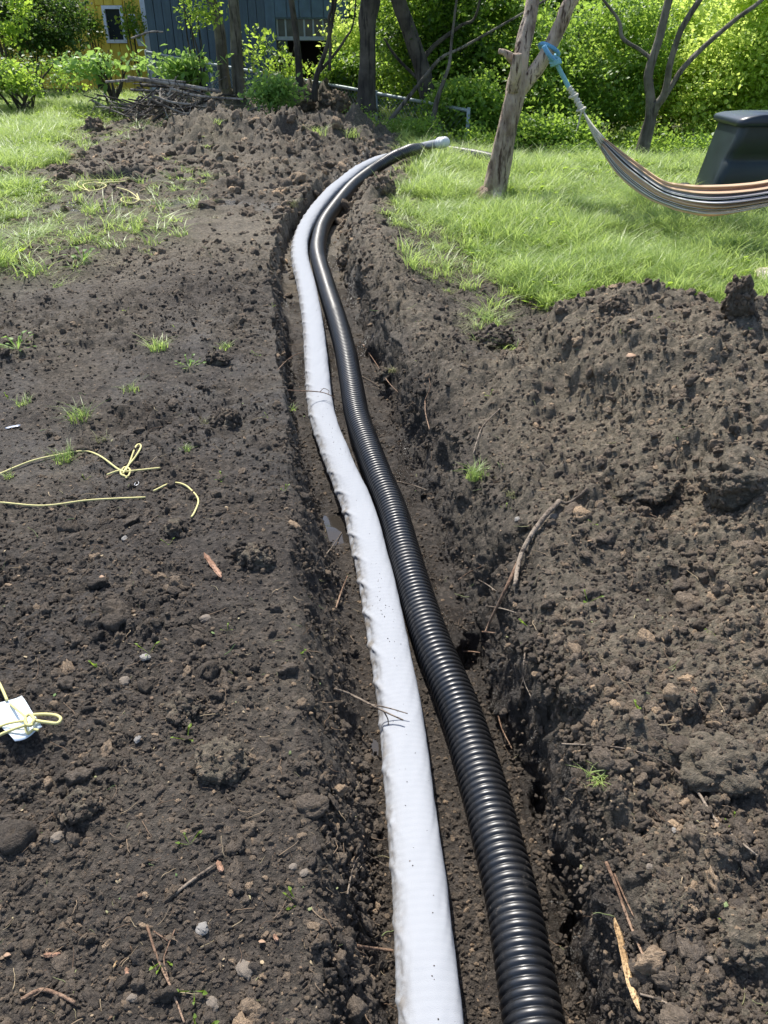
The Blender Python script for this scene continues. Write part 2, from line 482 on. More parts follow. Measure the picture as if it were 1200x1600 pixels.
class MB:
    def __init__(s): s.v = []; s.f = []
    def add(s, v, f):
        n = len(s.v); s.v += [tuple(p) for p in v]; s.f += [tuple(i + n for i in q) for q in f]
    def box(s, x0, x1, y0, y1, z0, z1):
        s.add([(x0,y0,z0),(x1,y0,z0),(x1,y1,z0),(x0,y1,z0),(x0,y0,z1),(x1,y0,z1),(x1,y1,z1),(x0,y1,z1)],
              [(0,3,2,1),(4,5,6,7),(0,1,5,4),(1,2,6,5),(2,3,7,6),(3,0,4,7)])
    def build(s, name, m, parent=None, smooth=False, origin=None, **kw):
        v = np.array(s.v)
        loc = None
        if origin is not None: v = v - np.array(origin); loc = origin
        return link(name, new_mesh(name, v, s.f, smooth), m, parent, loc=loc, **kw)

def smooth_path(pts, n):
    """Catmull-Rom through points, n samples, roughly even"""
    P = np.array(pts, float)
    if len(P) == 2:
        s = np.linspace(0, 1, n)[:, None]; return P[0] * (1 - s) + P[1] * s
    L = np.r_[0, np.cumsum(np.linalg.norm(np.diff(P[:, :3], axis=0), axis=1))]
    u = np.linspace(0, L[-1], n)
    Q = np.vstack([2 * P[0] - P[1], P, 2 * P[-1] - P[-2]])
    outp = np.zeros((n, P.shape[1]))
    idx = np.clip(np.searchsorted(L, u, side='right') - 1, 0, len(P) - 2)
    t = ((u - L[idx]) / np.maximum(L[idx + 1] - L[idx], 1e-9))[:, None]
    p0, p1, p2, p3 = Q[idx], Q[idx + 1], Q[idx + 2], Q[idx + 3]
    return .5 * (2 * p1 + (p2 - p0) * t + (2 * p0 - 5 * p1 + 4 * p2 - p3) * t ** 2 + (3 * p1 - p0 - 3 * p2 + p3) * t ** 3)

def frames(P, up=(0, 0, 1)):
    T = np.gradient(P, axis=0); T /= np.linalg.norm(T, axis=1)[:, None] + 1e-12
    U0 = np.array(up, float)
    S = np.cross(T, U0)
    bad = np.linalg.norm(S, axis=1) < .25
    if bad.any():
        S = np.zeros_like(T)
        s = np.cross(T[0], [1, 0, 0.1]); s /= np.linalg.norm(s)
        for i in range(len(T)):
            s = s - T[i] * (s @ T[i]); s /= np.linalg.norm(s); S[i] = s
    else:
        S /= np.linalg.norm(S, axis=1)[:, None]
    U = np.cross(S, T)
    return T, S, U

def tube(P, R, seg=10, rough=0, rscale=20, cap=True, seed=0):
    P = np.asarray(P, float); n = len(P)
    R = np.broadcast_to(np.asarray(R, float), (n,)).copy()
    T, S, U = frames(P)
    a = np.linspace(0, 2 * math.pi, seg, endpoint=False)
    ring = S[:, None, :] * np.cos(a)[None, :, None] + U[:, None, :] * np.sin(a)[None, :, None]
    rr = R[:, None] * np.ones((1, seg))
    if rough:
        lu = np.r_[0, np.cumsum(np.linalg.norm(np.diff(P, axis=0), axis=1))][:, None]
        ca, sa = np.cos(a)[None, :], np.sin(a)[None, :]
        q = R.mean()
        nz = fbm((ca * q * 1.0) * rscale + lu * rscale * .22 + seed, (sa * q) * rscale + seed * 1.7 + lu * rscale * .13, 4, seed + 5, .6)
        rr = rr * (1 + rough * nz)
    V = (P[:, None, :] + ring * rr[:, :, None]).reshape(-1, 3)
    i = np.arange(n - 1)[:, None] * seg; j = np.arange(seg)[None, :]; j2 = (j + 1) % seg
    Fq = np.stack([i + j, i + j2, i + seg + j2, i + seg + j], -1).reshape(-1, 4)
    faces = [tuple(q) for q in Fq.tolist()]
    V = [tuple(v) for v in V.tolist()]
    if cap:
        V.append(tuple(P[0] - T[0] * R[0] * .2)); V.append(tuple(P[-1] + T[-1] * R[-1] * .2))
        c0 = len(V) - 2; c1 = len(V) - 1
        for k in range(seg):
            faces.append((c0, (k + 1) % seg, k)); faces.append((c1, (n - 1) * seg + k, (n - 1) * seg + (k + 1) % seg))
    return V, faces

def lump_mesh(name, seed, sub=3, rough=.35, crumb=.12, grain=0.0):
    import bmesh
    bm = bmesh.new(); bmesh.ops.create_icosphere(bm, subdivisions=sub, radius=1)
    off = Vector((seed * 3.1, seed * 1.7, seed * 5.3))
    for v in bm.verts:
        p = v.co.copy()
        n = mnoise.fractal(p * 1.1 + off, 1.0, 2.0, 3)
        n2 = mnoise.fractal(p * 3.2 + off, .8, 2.1, 3) if crumb else 0
        v.co = p * (1 + rough * n + crumb * n2)
    me = bpy.data.meshes.new(name); bm.to_mesh(me); bm.free()
    if grain:
        co = np.empty(len(me.vertices) * 3); me.vertices.foreach_get('co', co); co = co.reshape(-1, 3)
        nn = co / np.linalg.norm(co, axis=1)[:, None]; q = np.zeros(len(co)); sd_ = int(seed * 10)
        for ax, (i, j) in enumerate(((1, 2), (0, 2), (0, 1))):
            wgt = np.abs(nn[:, ax]) ** 3
            for cell, am in ((.34, .30), (.17, .45), (.085, .6)):
                q += wgt * am * caps(co[:, i] + seed, co[:, j] - seed, cell, sd_ + ax * 7, .2, .6)
        q = q / (np.abs(nn) ** 3).sum(1)
        co = co + nn * (q * grain)[:, None]
        me.vertices.foreach_set('co', co.ravel().astype(np.float32)); me.update()
    me.polygons.foreach_set('use_smooth', np.full(len(me.polygons), sub > 3, dtype=bool))
    return me

# ------------------------------------------------------------------ scatter (one object, many small copies)
def scatter_group(sources, name):
    g = bpy.data.node_groups.new(name, 'GeometryNodeTree')
    g.interface.new_socket('Geometry', in_out='INPUT', socket_type='NodeSocketGeometry')
    g.interface.new_socket('Geometry', in_out='OUTPUT', socket_type='NodeSocketGeometry')
    gi = g.nodes.new('NodeGroupInput'); go = g.nodes.new('NodeGroupOutput')
    join = g.nodes.new('GeometryNodeJoinGeometry')
    for s in sources[::-1]:          # a join lists its inputs last first
        oi = g.nodes.new('GeometryNodeObjectInfo'); oi.inputs['Object'].default_value = s
        oi.inputs['As Instance'].default_value = True
        g.links.new(oi.outputs['Geometry'], join.inputs[0])
    inst = g.nodes.new('GeometryNodeInstanceOnPoints')
    g.links.new(gi.outputs[0], inst.inputs['Points'])
    g.links.new(join.outputs[0], inst.inputs['Instance'])
    inst.inputs['Pick Instance'].default_value = True
    def attr(nm, ty):
        a = g.nodes.new('GeometryNodeInputNamedAttribute'); a.data_type = ty; a.inputs['Name'].default_value = nm
        return [o for o in a.outputs if o.enabled and o.name == 'Attribute'][0]
    g.links.new(attr('idx', 'INT'), inst.inputs['Instance Index'])
    g.links.new(attr('scl', 'FLOAT_VECTOR'), inst.inputs['Scale'])
    e2r = g.nodes.new('FunctionNodeEulerToRotation')
    g.links.new(attr('rot', 'FLOAT_VECTOR'), e2r.inputs[0])
    g.links.new(e2r.outputs[0], inst.inputs['Rotation'])
    g.links.new(inst.outputs[0], go.inputs[0])
    return g
def source(name, me, m):
    me.materials.clear(); me.materials.append(m)
    return bpy.data.objects.new(name, me)      # never linked to the scene: only instanced
def scatter(name, pos, rot, scl, idx, group, extra=None, **kw):
    n = len(pos); me = bpy.data.meshes.new(name)
    me.vertices.add(n); me.vertices.foreach_set('co', np.asarray(pos, np.float32).ravel())
    for nm, ty, key, val in (('rot', 'FLOAT_VECTOR', 'vector', rot), ('scl', 'FLOAT_VECTOR', 'vector', scl), ('idx', 'INT', 'value', idx)):
        a = me.attributes.new(nm, ty, 'POINT')
        a.data.foreach_set(key, np.asarray(val, np.int32 if ty == 'INT' else np.float32).ravel())
    for nm, val in (extra or {}).items():
        a = me.attributes.new(nm, 'FLOAT', 'POINT'); a.data.foreach_set('value', np.asarray(val, np.float32))
    o = link(name, me, None, **kw)
    md = o.modifiers.new('scatter', 'NODES'); md.node_group = group
    return o

# ------------------------------------------------------------------ the ground sheet
def build_ground():
    rows = np.concatenate([np.array([-30, -8, -2, -.5, 0, .15, .25, .32]), np.geomspace(.36, 20, 1040), np.geomspace(20.6, 260, 26)])
    core = 690; side = 26
    u = np.linspace(-1, 1, core)
    ext = (np.linspace(0, 1, side + 1)[1:] ** 2.5)
    half = 0.56 * np.maximum(rows, 0) + 0.74
    X = np.empty((len(rows), core + 2 * side))
    shift = 0.12 * np.exp(-rows.clip(0) / 2)
    X[:, side:side + core] = u[None, :] * half[:, None] + shift[:, None]
    wl = .5 * (np.interp(rows, *LT) + np.interp(rows, *LF)); wr = .5 * (np.interp(rows, *RT) + np.interp(rows, *RF))
    for i_ in range(len(rows)):
        if not (.3 < rows[i_] < 9): continue
        xx = np.linspace(X[i_, side], X[i_, side + core - 1], 1600)
        dn = 1 + 3.0 * np.exp(-((xx - wr[i_]) / .085) ** 2) + 1.6 * np.exp(-((xx - wl[i_]) / .05) ** 2)
        cs = np.cumsum(dn); cs = (cs - cs[0]) / (cs[-1] - cs[0])
        X[i_, side:side + core] = np.interp(np.linspace(0, 1, core), cs, xx)
    far = 260.0
    X[:, side + core:] = half[:, None] + shift[:, None] + ext[None, :] * (far - half[:, None])
    X[:, :side] = -(half[:, None] - shift[:, None] + ext[::-1][None, :] * (far - half[:, None]))
    Y = np.repeat(rows[:, None], X.shape[1], 1)
    x = X.ravel(); y = Y.ravel()
    gm = grass_mask(x, y)
    gm = np.where(np.abs(x) > 25, 1, gm); gm = np.where(y > 30, 1, gm)
    z = H(x, y, True, gm)
    # torn sides: the cut faces of the trench are rough sideways too
    e = .012; slope = np.abs(H(x + e, y, False, gm) - H(x - e, y, False, gm)) / (2 * e)
    k = sst(.5, 1.6, slope) * sst(10, 7, y) * (y > .2)
    q = k > .01
    off = np.zeros_like(x)
    yy, zz = y[q], z[q]
    off[q] = (.030 * fbm(yy * 7, zz * 9, 3, 601) + .45 * caps(yy, zz * 1.0, .075, 611, .15, .55, .7) + .7 * caps(yy, zz, .030, 615, .2, .6) + .6 * caps(yy, zz, .014, 617, .2, .6) - .018
              - .03 * sst(.25, .6, fbm(yy * 4.2 + 3, zz * 5, 3, 621)) + .006 * fbm(yy * 60, zz * 60, 2, 631))
    sgn = np.where(x > .5 * (np.interp(y, *LF) + np.interp(y, *RF)), -1, 1)
    off = off * np.where(sgn > 0, .45, 1.0)
    x = x + off * k * sgn
    z = z + .3 * off * k
    nr, nc = X.shape
    i = np.arange(nr - 1)[:, None] * nc; j = np.arange(nc - 1)[None, :]
    Fq = np.stack([i + j, i + j + 1, i + nc + j + 1, i + nc + j], -1).reshape(-1, 4)
    me = new_mesh('ground', np.stack([x, y, z], 1), Fq)
    hp = heap(x, y)
    rf = np.interp(y, *RF); lt = np.interp(y, *LT); lf = np.interp(y, *LF)
    dry = .16 + .75 * sst(.02, .16, hp) + .55 * sst(3.2, 6.0, y) + .2 * sst(rf - .1, rf + .2, x) * sst(6, 5, y)
    dry = dry + .48 * fbm(x * 1.1, y * 1.1, 4, 201) - .14 * sst(3.4, 2.6, y) * sst(0, -.2, x)
    infl = sst(lt, lf, x) * sst(rf + .08, rf, x)
    dry = np.clip(dry - .35 * infl * sst(6, 4, y), 0, 1)
    wet = np.clip(.18 + 1.1 * infl + .35 * sst(-.2, .5, fbm(x * 1.6, y * 1.6, 3, 211)) * 1.6 * sst(0, -.4, x) * sst(5, 3, y) - .5 * sst(.05, .2, hp), 0, 1)
    for nm, v in (('dry', dry), ('wet', wet), ('grass', gm)):
        a = me.attributes.new(nm, 'FLOAT', 'POINT'); a.data.foreach_set('value', v.astype(np.float32))
    return link('ground', me, M_SOIL, kind='structure')
build_ground()

# ------------------------------------------------------------------ pipes
def pipe_path(pts, lift, n, R):
    """pts: (px, py[, extra lift]); rides on the trench floor"""
    P = []
    for q in pts:
        px, py = q[0], q[1]; ex = q[2] if len(q) > 2 else 0
        z = 0.0
        for _ in range(16):
            x, y = at_z(px, py, z); x = float(x); y = float(y)
            z = .5 * z + .5 * (float(G(x, y)) - float(depth(y)) + lift + ex)
        P.append((x, y, z))
    return smooth_path(P, n)
WHITE = [(690,1720),(677,1600),(667,1500),(659,1400),(648,1300),(637,1200),(625,1100),(608,1000),(588,900),(563,800),(542,750),(522,700),(505,650),(498,600),
         (494,550),(489,500),(480,450),(469,400),(473,367),(490,334),(518,300),(541,281,.0),(562,265,.0),(588,252,.0),(612,245,.0),(640,237,.05),(662,229,.11),(687,224,.17)]
BLACK = [(856,1720),(834,1600),(817,1500),(799,1400),(774,1300),(747,1200),(715,1100),(674,1000),(642,900),(614,800),(594,750),(575,700),(558,650),(549,600),
         (540,550),(527,500),(511,450),(497,400),(499,372),(506,350),(522,326,.0),(550,292,.0),(578,269,.02),(600,254,.08),(620,243,.12),(645,234,.13),(668,233,.06),(700,236,.05),(730,241,.05),(762,247,.04),(800,256,.0)]
RW, RB = .0585, .0595
PW = pipe_path(WHITE, RW + .012, 1500, RW)
PB = pipe_path(BLACK, RB + .012, 3000, RB)

def arc(P): return np.r_[0, np.cumsum(np.linalg.norm(np.diff(P, axis=0), axis=1))]
def resample(P, s):
    L = arc(P); return np.stack([np.interp(s, L, P[:, k]) for k in range(3)], 1)

def build_black():
    m, t, b, o = mat('black_plastic')
    n = tex(t, 90, 4, .6); n1 = tex(t, 9, 4, .6)
    dust = ramp(t, n.outputs[0], [(.56, (0, 0, 0)), (.72, (1, 1, 1))])
    dm = math_(t, 'MULTIPLY', dust, ramp(t, n1.outputs[0], [(.5, (0, 0, 0)), (.7, (1, 1, 1))]))
    t.links.new(mix(t, dm, (.009, .0093, .0105), (.10, .088, .075)), b.inputs['Base Color'])
    rr = math_(t, 'ADD', .24, math_(t, 'MULTIPLY', n1.outputs[0], .30)); t.links.new(rr, b.inputs['Roughness'])
    b.inputs['Specular IOR Level'].default_value = .8
    L = arc(PB)[-1]; pitch = .0185
    s1 = np.arange(0, 4.0, pitch / 9); s2 = np.arange(4.0, min(L, 12), pitch / 5)
    s = np.r_[s1, s2]
    P = resample(PB, s)
    ph = (s / pitch) % 1.0
    # broad rounded crest, narrow groove
    dgv = np.minimum(ph, 1 - ph) * 2                 # 0 at the groove, 1 at the crest
    prof = 1 - (1 - np.clip(dgv / .92, 0, 1)) ** 2.3
    R = RB - .0068 * (1 - prof)
    T, S, U = frames(P); seg = 36
    a = np.linspace(0, 2 * math.pi, seg, endpoint=False)
    ring = S[:, None, :] * np.cos(a)[None, :, None] + U[:, None, :] * np.sin(a)[None, :, None]
    V = (P[:, None, :] + ring * R[:, None, None]).reshape(-1, 3)
    n_ = len(P); i = np.arange(n_ - 1)[:, None] * seg; j = np.arange(seg)[None, :]; j2 = (j + 1) % seg
    Fq = np.stack([i + j, i + j2, i + seg + j2, i + seg + j], -1).reshape(-1, 4)
    me = new_mesh('corrugated_pipe', V, Fq)
    return link('corrugated_pipe', me, m, label='black corrugated plastic drain pipe lying beside the white pipe in the trench', cat='pipe')
build_black()

def build_white():
    m, t, b, o = mat('white_filter_fabric')
    n = tex(t, 70, 5, .7); n1 = tex(t, 7, 4, .6); n2 = tex(t, 600, 2, .5)
    sp = math_(t, 'MULTIPLY', ramp(t, n.outputs[0], [(.70, (0, 0, 0)), (.74, (1, 1, 1))]), ramp(t, n1.outputs[0], [(.52, (0, 0, 0)), (.62, (1, 1, 1))]))
    at = t.nodes.new('ShaderNodeAttribute'); at.attribute_name = 'dirt'
    nd = tex(t, 28, 5, .7)
    dd = math_(t, 'MULTIPLY', at.outputs['Fac'], ramp(t, nd.outputs[0], [(.42, (0, 0, 0)), (.62, (.9, .9, .9))]))
    c = mix(t, dd, (.335, .350, .375), (.18, .155, .125))
    c = mix(t, math_(t, 'MULTIPLY', sp, .85), c, (.12, .10, .085))
    t.links.new(c, b.inputs['Base Color']); b.inputs['Roughness'].default_value = .95
    b.inputs['Specular IOR Level'].default_value = .08
    bump(t, b, math_(t, 'ADD', n2.outputs[0], math_(t, 'MULTIPLY', n.outputs[0], .6)), .35, .002)
    L = arc(PW)[-1]
    s = np.r_[np.arange(0, 4, .0042), np.arange(4, L, .012)]
    P = resample(PW, s); T, S, U = frames(P)
    seg = 64; a = np.linspace(0, 2 * math.pi, seg, endpoint=False)
    A, Sg = np.meshgrid(a, s)
    # faint corrugation showing through, plus slack folds that fan out from the seam on the left side
    R = RW + .00022 * np.sin(2 * math.pi * Sg / .0185) * sst(-.2, .6, np.sin(A))
    R = R + .0026 * fbm(Sg * 6, np.cos(A) * 2 + np.sin(A) * 1.3, 3, 301) + .0012 * fbm(Sg * 22 + A * 3, A * 2, 2, 303)
    da = np.abs((A - math.pi + math.pi) % (2 * math.pi) - math.pi)     # angle away from the left side
    side_d = np.abs(((A - math.pi * 1.02) + math.pi) % (2 * math.pi) - math.pi)
    # seam flap: a thin fin
    fin = np.exp(-(side_d / .20) ** 2)
    wav = fbm(Sg * 6.5, Sg * 0 + 2, 2, 311)
    pinch = caps(Sg * 1.0, Sg * 0 + .3, .12, 320, .25, .5) / .12
    pk = np.maximum(0, np.sin(Sg * 2 * math.pi / .155 + 2.2 * fbm(Sg * 1.6, Sg * 0, 2, 313))) ** 3
    act = .35 + .65 * sst(-.3, .3, fbm(Sg * .9 + 4, Sg * 0, 2, 317))
    arch = np.abs(np.sin(Sg * math.pi / .155 + 1.1 * fbm(Sg * 1.6, Sg * 0, 2, 313)))
    R = R + fin * (.003 + .002 * wav + .0085 * arch ** .7 * act + .003 * (1 - arch) ** 3)
    # diagonal creases from the seam over the shoulder
    cre = (Sg + .085 * (math.pi - A)) * 2 * math.pi / .155 + 2.2 * fbm((Sg + .05 * (math.pi - A)) * 1.6, Sg * 0, 2, 313)
    cre = cre / 2; ridge = np.abs(np.cos(cre)) ** 18; cre = 2 * cre - math.pi / 2 + math.pi
    fade = sst(1.75, .2, side_d) * (A < math.pi * 1.1)
    R = R + ridge * fade * (.0075 * act) - np.abs(np.cos(cre / 2 + .9)) ** 10 * fade * .0022 * act
    small = np.maximum(0, np.sin((Sg + .04 * (math.pi - A)) * 2 * math.pi / .041 + 3 * fbm(Sg * 5, A * .5, 2, 331))) ** 4
    R = R + small * fade ** 2 * .0012
    sx = S[:, None, :] * (np.sign(np.cos(a)) * np.abs(np.cos(a)) ** .85 * 1.0)[None, :, None] * R[:, :, None]
    uy = U[:, None, :] * (np.sign(np.sin(a)) * np.abs(np.sin(a)) ** .72 * .74)[None, :, None] * R[:, :, None]
    V = (P[:, None, :] + sx + uy).reshape(-1, 3)
    n_ = len(P); i = np.arange(n_ - 1)[:, None] * seg; j = np.arange(seg)[None, :]; j2 = (j + 1) % seg
    Fq = np.stack([i + j, i + j2, i + seg + j2, i + seg + j], -1).reshape(-1, 4)
    me = new_mesh('sleeved_pipe', V, Fq)
    dirt = np.clip(sst(1.15, .15, side_d) * (.85 + .5 * fbm(Sg * 2, A, 2, 341)) + sst(-.1, -.7, np.sin(A)), 0, 1)
    at_ = me.attributes.new('dirt', 'FLOAT', 'POINT'); at_.data.foreach_set('value', dirt.ravel().astype(np.float32))
    ob = link('sleeved_pipe', me, m, label='white fabric-sleeved drain pipe running down the trench left of the black pipe', cat='pipe')
    # gathered cloth end of the sleeve
    e = P[-1]; tt = T[-1]
    k = 14; QQ = np.array([e + tt * (.012 * q_) for q_ in range(k)])
    v, f = tube(QQ, [RW * (1.0 + .06 * math.sin(q_ * 1.3)) - q_ * .0008 for q_ in range(k)], 24, .04, 60)
    link('sleeve_end', new_mesh('sleeve_end', v, f), plain('pipe_end_tape', (.62, .64, .66), .5, 30, .15), ob)
build_white()

# ------------------------------------------------------------------ crumbs of earth
def build_crumbs():
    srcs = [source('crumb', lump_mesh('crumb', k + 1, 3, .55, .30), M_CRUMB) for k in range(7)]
    for s0 in srcs: s0.data.polygons.foreach_set('use_smooth', np.ones(len(s0.data.polygons), dtype=bool))
    g = scatter_group(srcs, 'crumb_scatter')
    def region(n, y0, y1, smin, smax, pw, seed, rule=None):
        r = np.random.RandomState(seed)
        y = np.exp(r.uniform(math.log(y0), math.log(y1), n))
        x = r.uniform(-1, 1, n) * (.54 * y + .72) + .05
        gm = grass_mask(x, y)
        keep = r.uniform(0, 1, n) > gm * 1.1
        x, y = x[keep], y[keep]
        sc = smin * (smax / smin) ** (r.uniform(0, 1, len(x)) ** pw)
        return x, y, sc
    xs, ys, ss = [], [], []
    for a in ((90000, .42, 5.5, .0018, .007, 1.0, 1), (11000, .45, 6, .006, .017, 1.7, 2), (550, .6, 6, .015, .030, 2.2, 3),
              (34000, 3.2, 14, .007, .034, 2.0, 4), (1500, 6.5, 14, .03, .075, 2.2, 5)):
        x, y, s_ = region(*a)
        if a[1] > 3:            # grows coarser with distance, where single grains no longer show
            s_ = s_ * (.45 + .55 * sst(3.0, 8.0, y))
            k = rs.uniform(0, 1, len(x)) < .25 + .75 * sst(3, 6, y); x, y, s_ = x[k], y[k], s_[k]
        if a[3] < .003:
            k = rs.uniform(0, 1, len(x)) < .5 + .5 * patch(x, y); x, y, s_ = x[k], y[k], s_[k]
        if a[3] >= .006:        # bigger lumps gather on the heap, the banks and the thrown earth
            hp = heap(x, y); lt = np.interp(y, *LT); rf = np.interp(y, *RF); lf = np.interp(y, *LF)
            wgt = .28 + .7 * sst(.02, .2, hp) + .5 * sst(.35, 0, np.abs(x - lt)) - .6 * sst(lf - .03, lf, x) * sst(rf + .03, rf, x)
            wgt = wgt + .5 * sst(5.5, 8, y) + .5 * sst(0.05, .4, fbm(x * 2.1, y * 2.1, 3, 401))
            wgt = wgt * (.25 + .85 * patch(x, y))
            k = rs.uniform(0, 1, len(x)) < wgt
            x, y, s_ = x[k], y[k], s_[k]
        xs.append(x); ys.append(y); ss.append(s_)
    x = np.concatenate(xs); y = np.concatenate(ys); s_ = np.concatenate(ss)
    # keep the pipes clean
    keep = np.ones(len(x), bool)
    for P, R in ((PW, RW), (PB, RB)):
        Q = P[::8, :2]
        for c0 in range(0, len(x), 20000):
            dd = (x[c0:c0 + 20000, None] - Q[None, :, 0]) ** 2 + (y[c0:c0 + 20000, None] - Q[None, :, 1]) ** 2
            keep[c0:c0 + 20000] &= dd.min(1) > (R * .95) ** 2
    x, y, s_ = x[keep], y[keep], s_[keep]
    z = H(x, y) - s_ * .12
    cp = np.array(CLOD_PTS); x = np.r_[x, cp[:, 0]]; y = np.r_[y, cp[:, 1]]; z = np.r_[z, cp[:, 2]]; s_ = np.r_[s_, cp[:, 3]]
    n = len(x)
    rot = rs.uniform(0, 6.28, (n, 3)); scl = s_[:, None] * rs.uniform(.5, 1.45, (n, 3))
    hp = heap(x, y)
    dry_lit = np.clip(.16 + .75 * sst(.02, .16, hp) + .55 * sst(3.2, 6.0, y) + .4 * sst(4, 8, y) + .3 * fbm(x * 1.1, y * 1.1, 3, 201) + rs.normal(0, .12, n), 0, 1)  # far crumbs also painted paler to offset their shaded sides
    scatter('soil_crumbs', np.stack([x, y, z], 1), rot, scl, rs.randint(0, 7, n), g, {'dryc': dry_lit}, kind='stuff',
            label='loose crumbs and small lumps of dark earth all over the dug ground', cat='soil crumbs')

# ------------------------------------------------------------------ grass
def tuft_mesh(name, nb, hgt, spread, wid, seed, bend=.6):
    r = random.Random(seed); V = []; Fc = []
    for k in range(nb):
        a = r.uniform(0, 6.283); rad = spread * math.sqrt(r.random())
        bx, by = rad * math.cos(a), rad * math.sin(a)
        h = hgt * r.uniform(.45, 1.1); d_ = r.uniform(0, 6.283); ln = bend * h * r.uniform(.2, 1.1)
        wv = wid * r.uniform(.6, 1.2); fa = d_ + math.pi / 2 + r.uniform(-.5, .5)
        wx, wy = wv * math.cos(fa), wv * math.sin(fa)
        i0 = len(V); seg = 4
        for s in range(seg + 1):
            u = s / seg; cx = bx + math.cos(d_) * ln * u * u; cy = by + math.sin(d_) * ln * u * u
            cz = h * u * (1 - .25 * bend * u)
            q = (1 - u) ** .7
            if s < seg: V += [(cx - wx * q, cy - wy * q, cz), (cx + wx * q, cy + wy * q, cz)]
            else: V.append((cx, cy, cz))
        for s in range(seg - 1):
            Fc.append((i0 + 2 * s, i0 + 2 * s + 1, i0 + 2 * s + 3, i0 + 2 * s + 2))
        Fc.append((i0 + 2 * seg - 2, i0 + 2 * seg - 1, i0 + 2 * seg))
    return new_mesh(name, V, Fc)
def weed_mesh(name, seed, n=9, size=.035):
    r = random.Random(seed); V = [(0, 0, 0)]; Fc = []
    for k in range(n):
        i_ = len(V); Fc.append((0, i_, i_ + 1))       # leaf stalk
        a = r.uniform(0, 6.283); e = r.uniform(.1, 1.0); L = size * r.uniform(1.2, 3.2)
        c = Vector((math.cos(a) * math.cos(e), math.sin(a) * math.cos(e), math.sin(e))) * L
        leaf_quad(V, Fc, c, Vector((math.cos(a), math.sin(a), .25)), size * r.uniform(.6, 1.2), r)
    return new_mesh(name, V, Fc)
def leaf_quad(V, Fc, c, dirv, size, r):
    d_ = Vector(dirv).normalized(); up = Vector((r.uniform(-.6, .6), r.uniform(-.6, .6), 1)).normalized()
    s = d_.cross(up).normalized(); u = s.cross(d_)
    i0 = len(V); w_ = size * .36
    for (a, b, c_) in ((0, 0, 0), (.35, -1, .22), (.35, 0, 0), (.35, 1, .22), (.75, -.62, .12), (.75, 0, -.06), (.75, .62, .12), (1.05, 0, -.15)):
        p = c + d_ * a * size + s * b * w_ + u * c_ * w_
        V.append(tuple(p))
    Fc += [(i0, i0 + 1, i0 + 2), (i0, i0 + 2, i0 + 3), (i0 + 1, i0 + 4, i0 + 5, i0 + 2), (i0 + 2, i0 + 5, i0 + 6, i0 + 3), (i0 + 4, i0 + 7, i0 + 5), (i0 + 5, i0 + 7, i0 + 6)]

def build_grass():
    gs = [source('grass_clump', tuft_mesh('grass_clump', 20, .185, .04, .0027, k, 1.15), M_GRASS) for k in range(5)]
    gs += [source('short_clump', tuft_mesh('short_clump', 16, .06, .03, .0017, 20 + k, 1.1), M_GRASS) for k in range(2)]
    gs += [source('dry_clump', tuft_mesh('dry_clump', 14, .07, .035, .0016, 30 + k, 1.5), M_GRASSD) for k in range(2)]
    gs += [source('weed_clump', weed_mesh('weed_clump', 40 + k), M_LEAF_B) for k in range(2)]
    grp = scatter_group(gs, 'grass_scatter')
    def lay(name, x0, x1, y0, y1, n, seed, label, hmul, coarse=1.0):
        r = np.random.RandomState(seed)
        x = r.uniform(x0, x1, n); y = y0 + (y1 - y0) * r.uniform(0, 1, n) ** 1.25
        keep = np.abs(x) < .58 * y + 1.5
        x, y = x[keep], y[keep]
        gm = grass_mask(x, y)
        cl = sst(-.5, .1, fbm(x * 3.3, y * 3.3, 3, 501))
        k = r.uniform(0, 1, len(x)) < gm * (.35 + .65 * cl)
        k &= (gm > .06)
        x, y, gm = x[k], y[k], gm[k]
        z = H(x, y) - .006; m = len(x)
        edge = gm < .75
        idx = r.randint(0, 5, m)
        sw = r.uniform(0, 1, m)
        idx = np.where(edge & (sw < .60), r.randint(5, 7, m), idx)
        idx = np.where((edge & (sw < .30)) | (sw > .91), r.randint(7, 9, m), idx)
        wd = fbm(x * 1.1 + 3, y * 1.1, 3, 511) > .05
        idx = np.where(wd & (gm > .8) & (r.uniform(0, 1, m) < .34), 9 + r.randint(0, 2, m), idx)
        hv = hmul * (.55 + .45 * gm) * (.55 + .85 * sst(-.4, .5, fbm(x * 1.9, y * 1.9, 3, 521))) * r.uniform(.7, 1.25, m)
        scl = np.stack([coarse * r.uniform(.8, 1.3, m)] * 2 + [hv], 1)
        rot = np.stack([r.normal(0, .12, m), r.normal(0, .12, m), r.uniform(0, 6.28, m)], 1)
        scatter(name, np.stack([x, y, z], 1), rot, scl, idx, grp, kind='stuff', label=label, cat='grass')
    lay('lawn_grass', .0, 9, 3.0, 7.5, 36000, 61, 'long bright green grass around the leaning hammock tree', 1.0)
    lay('lawn_grass', .0, 14, 7.0, 17, 30000, 62, 'green grass of the far lawn below the thicket and the bin', 1.15, 1.5)
    lay('lawn_grass', -14, -1.0, 3.6, 19, 52000, 63, 'bright green lawn beyond the bare earth at upper left', .95, 1.35)
build_grass()

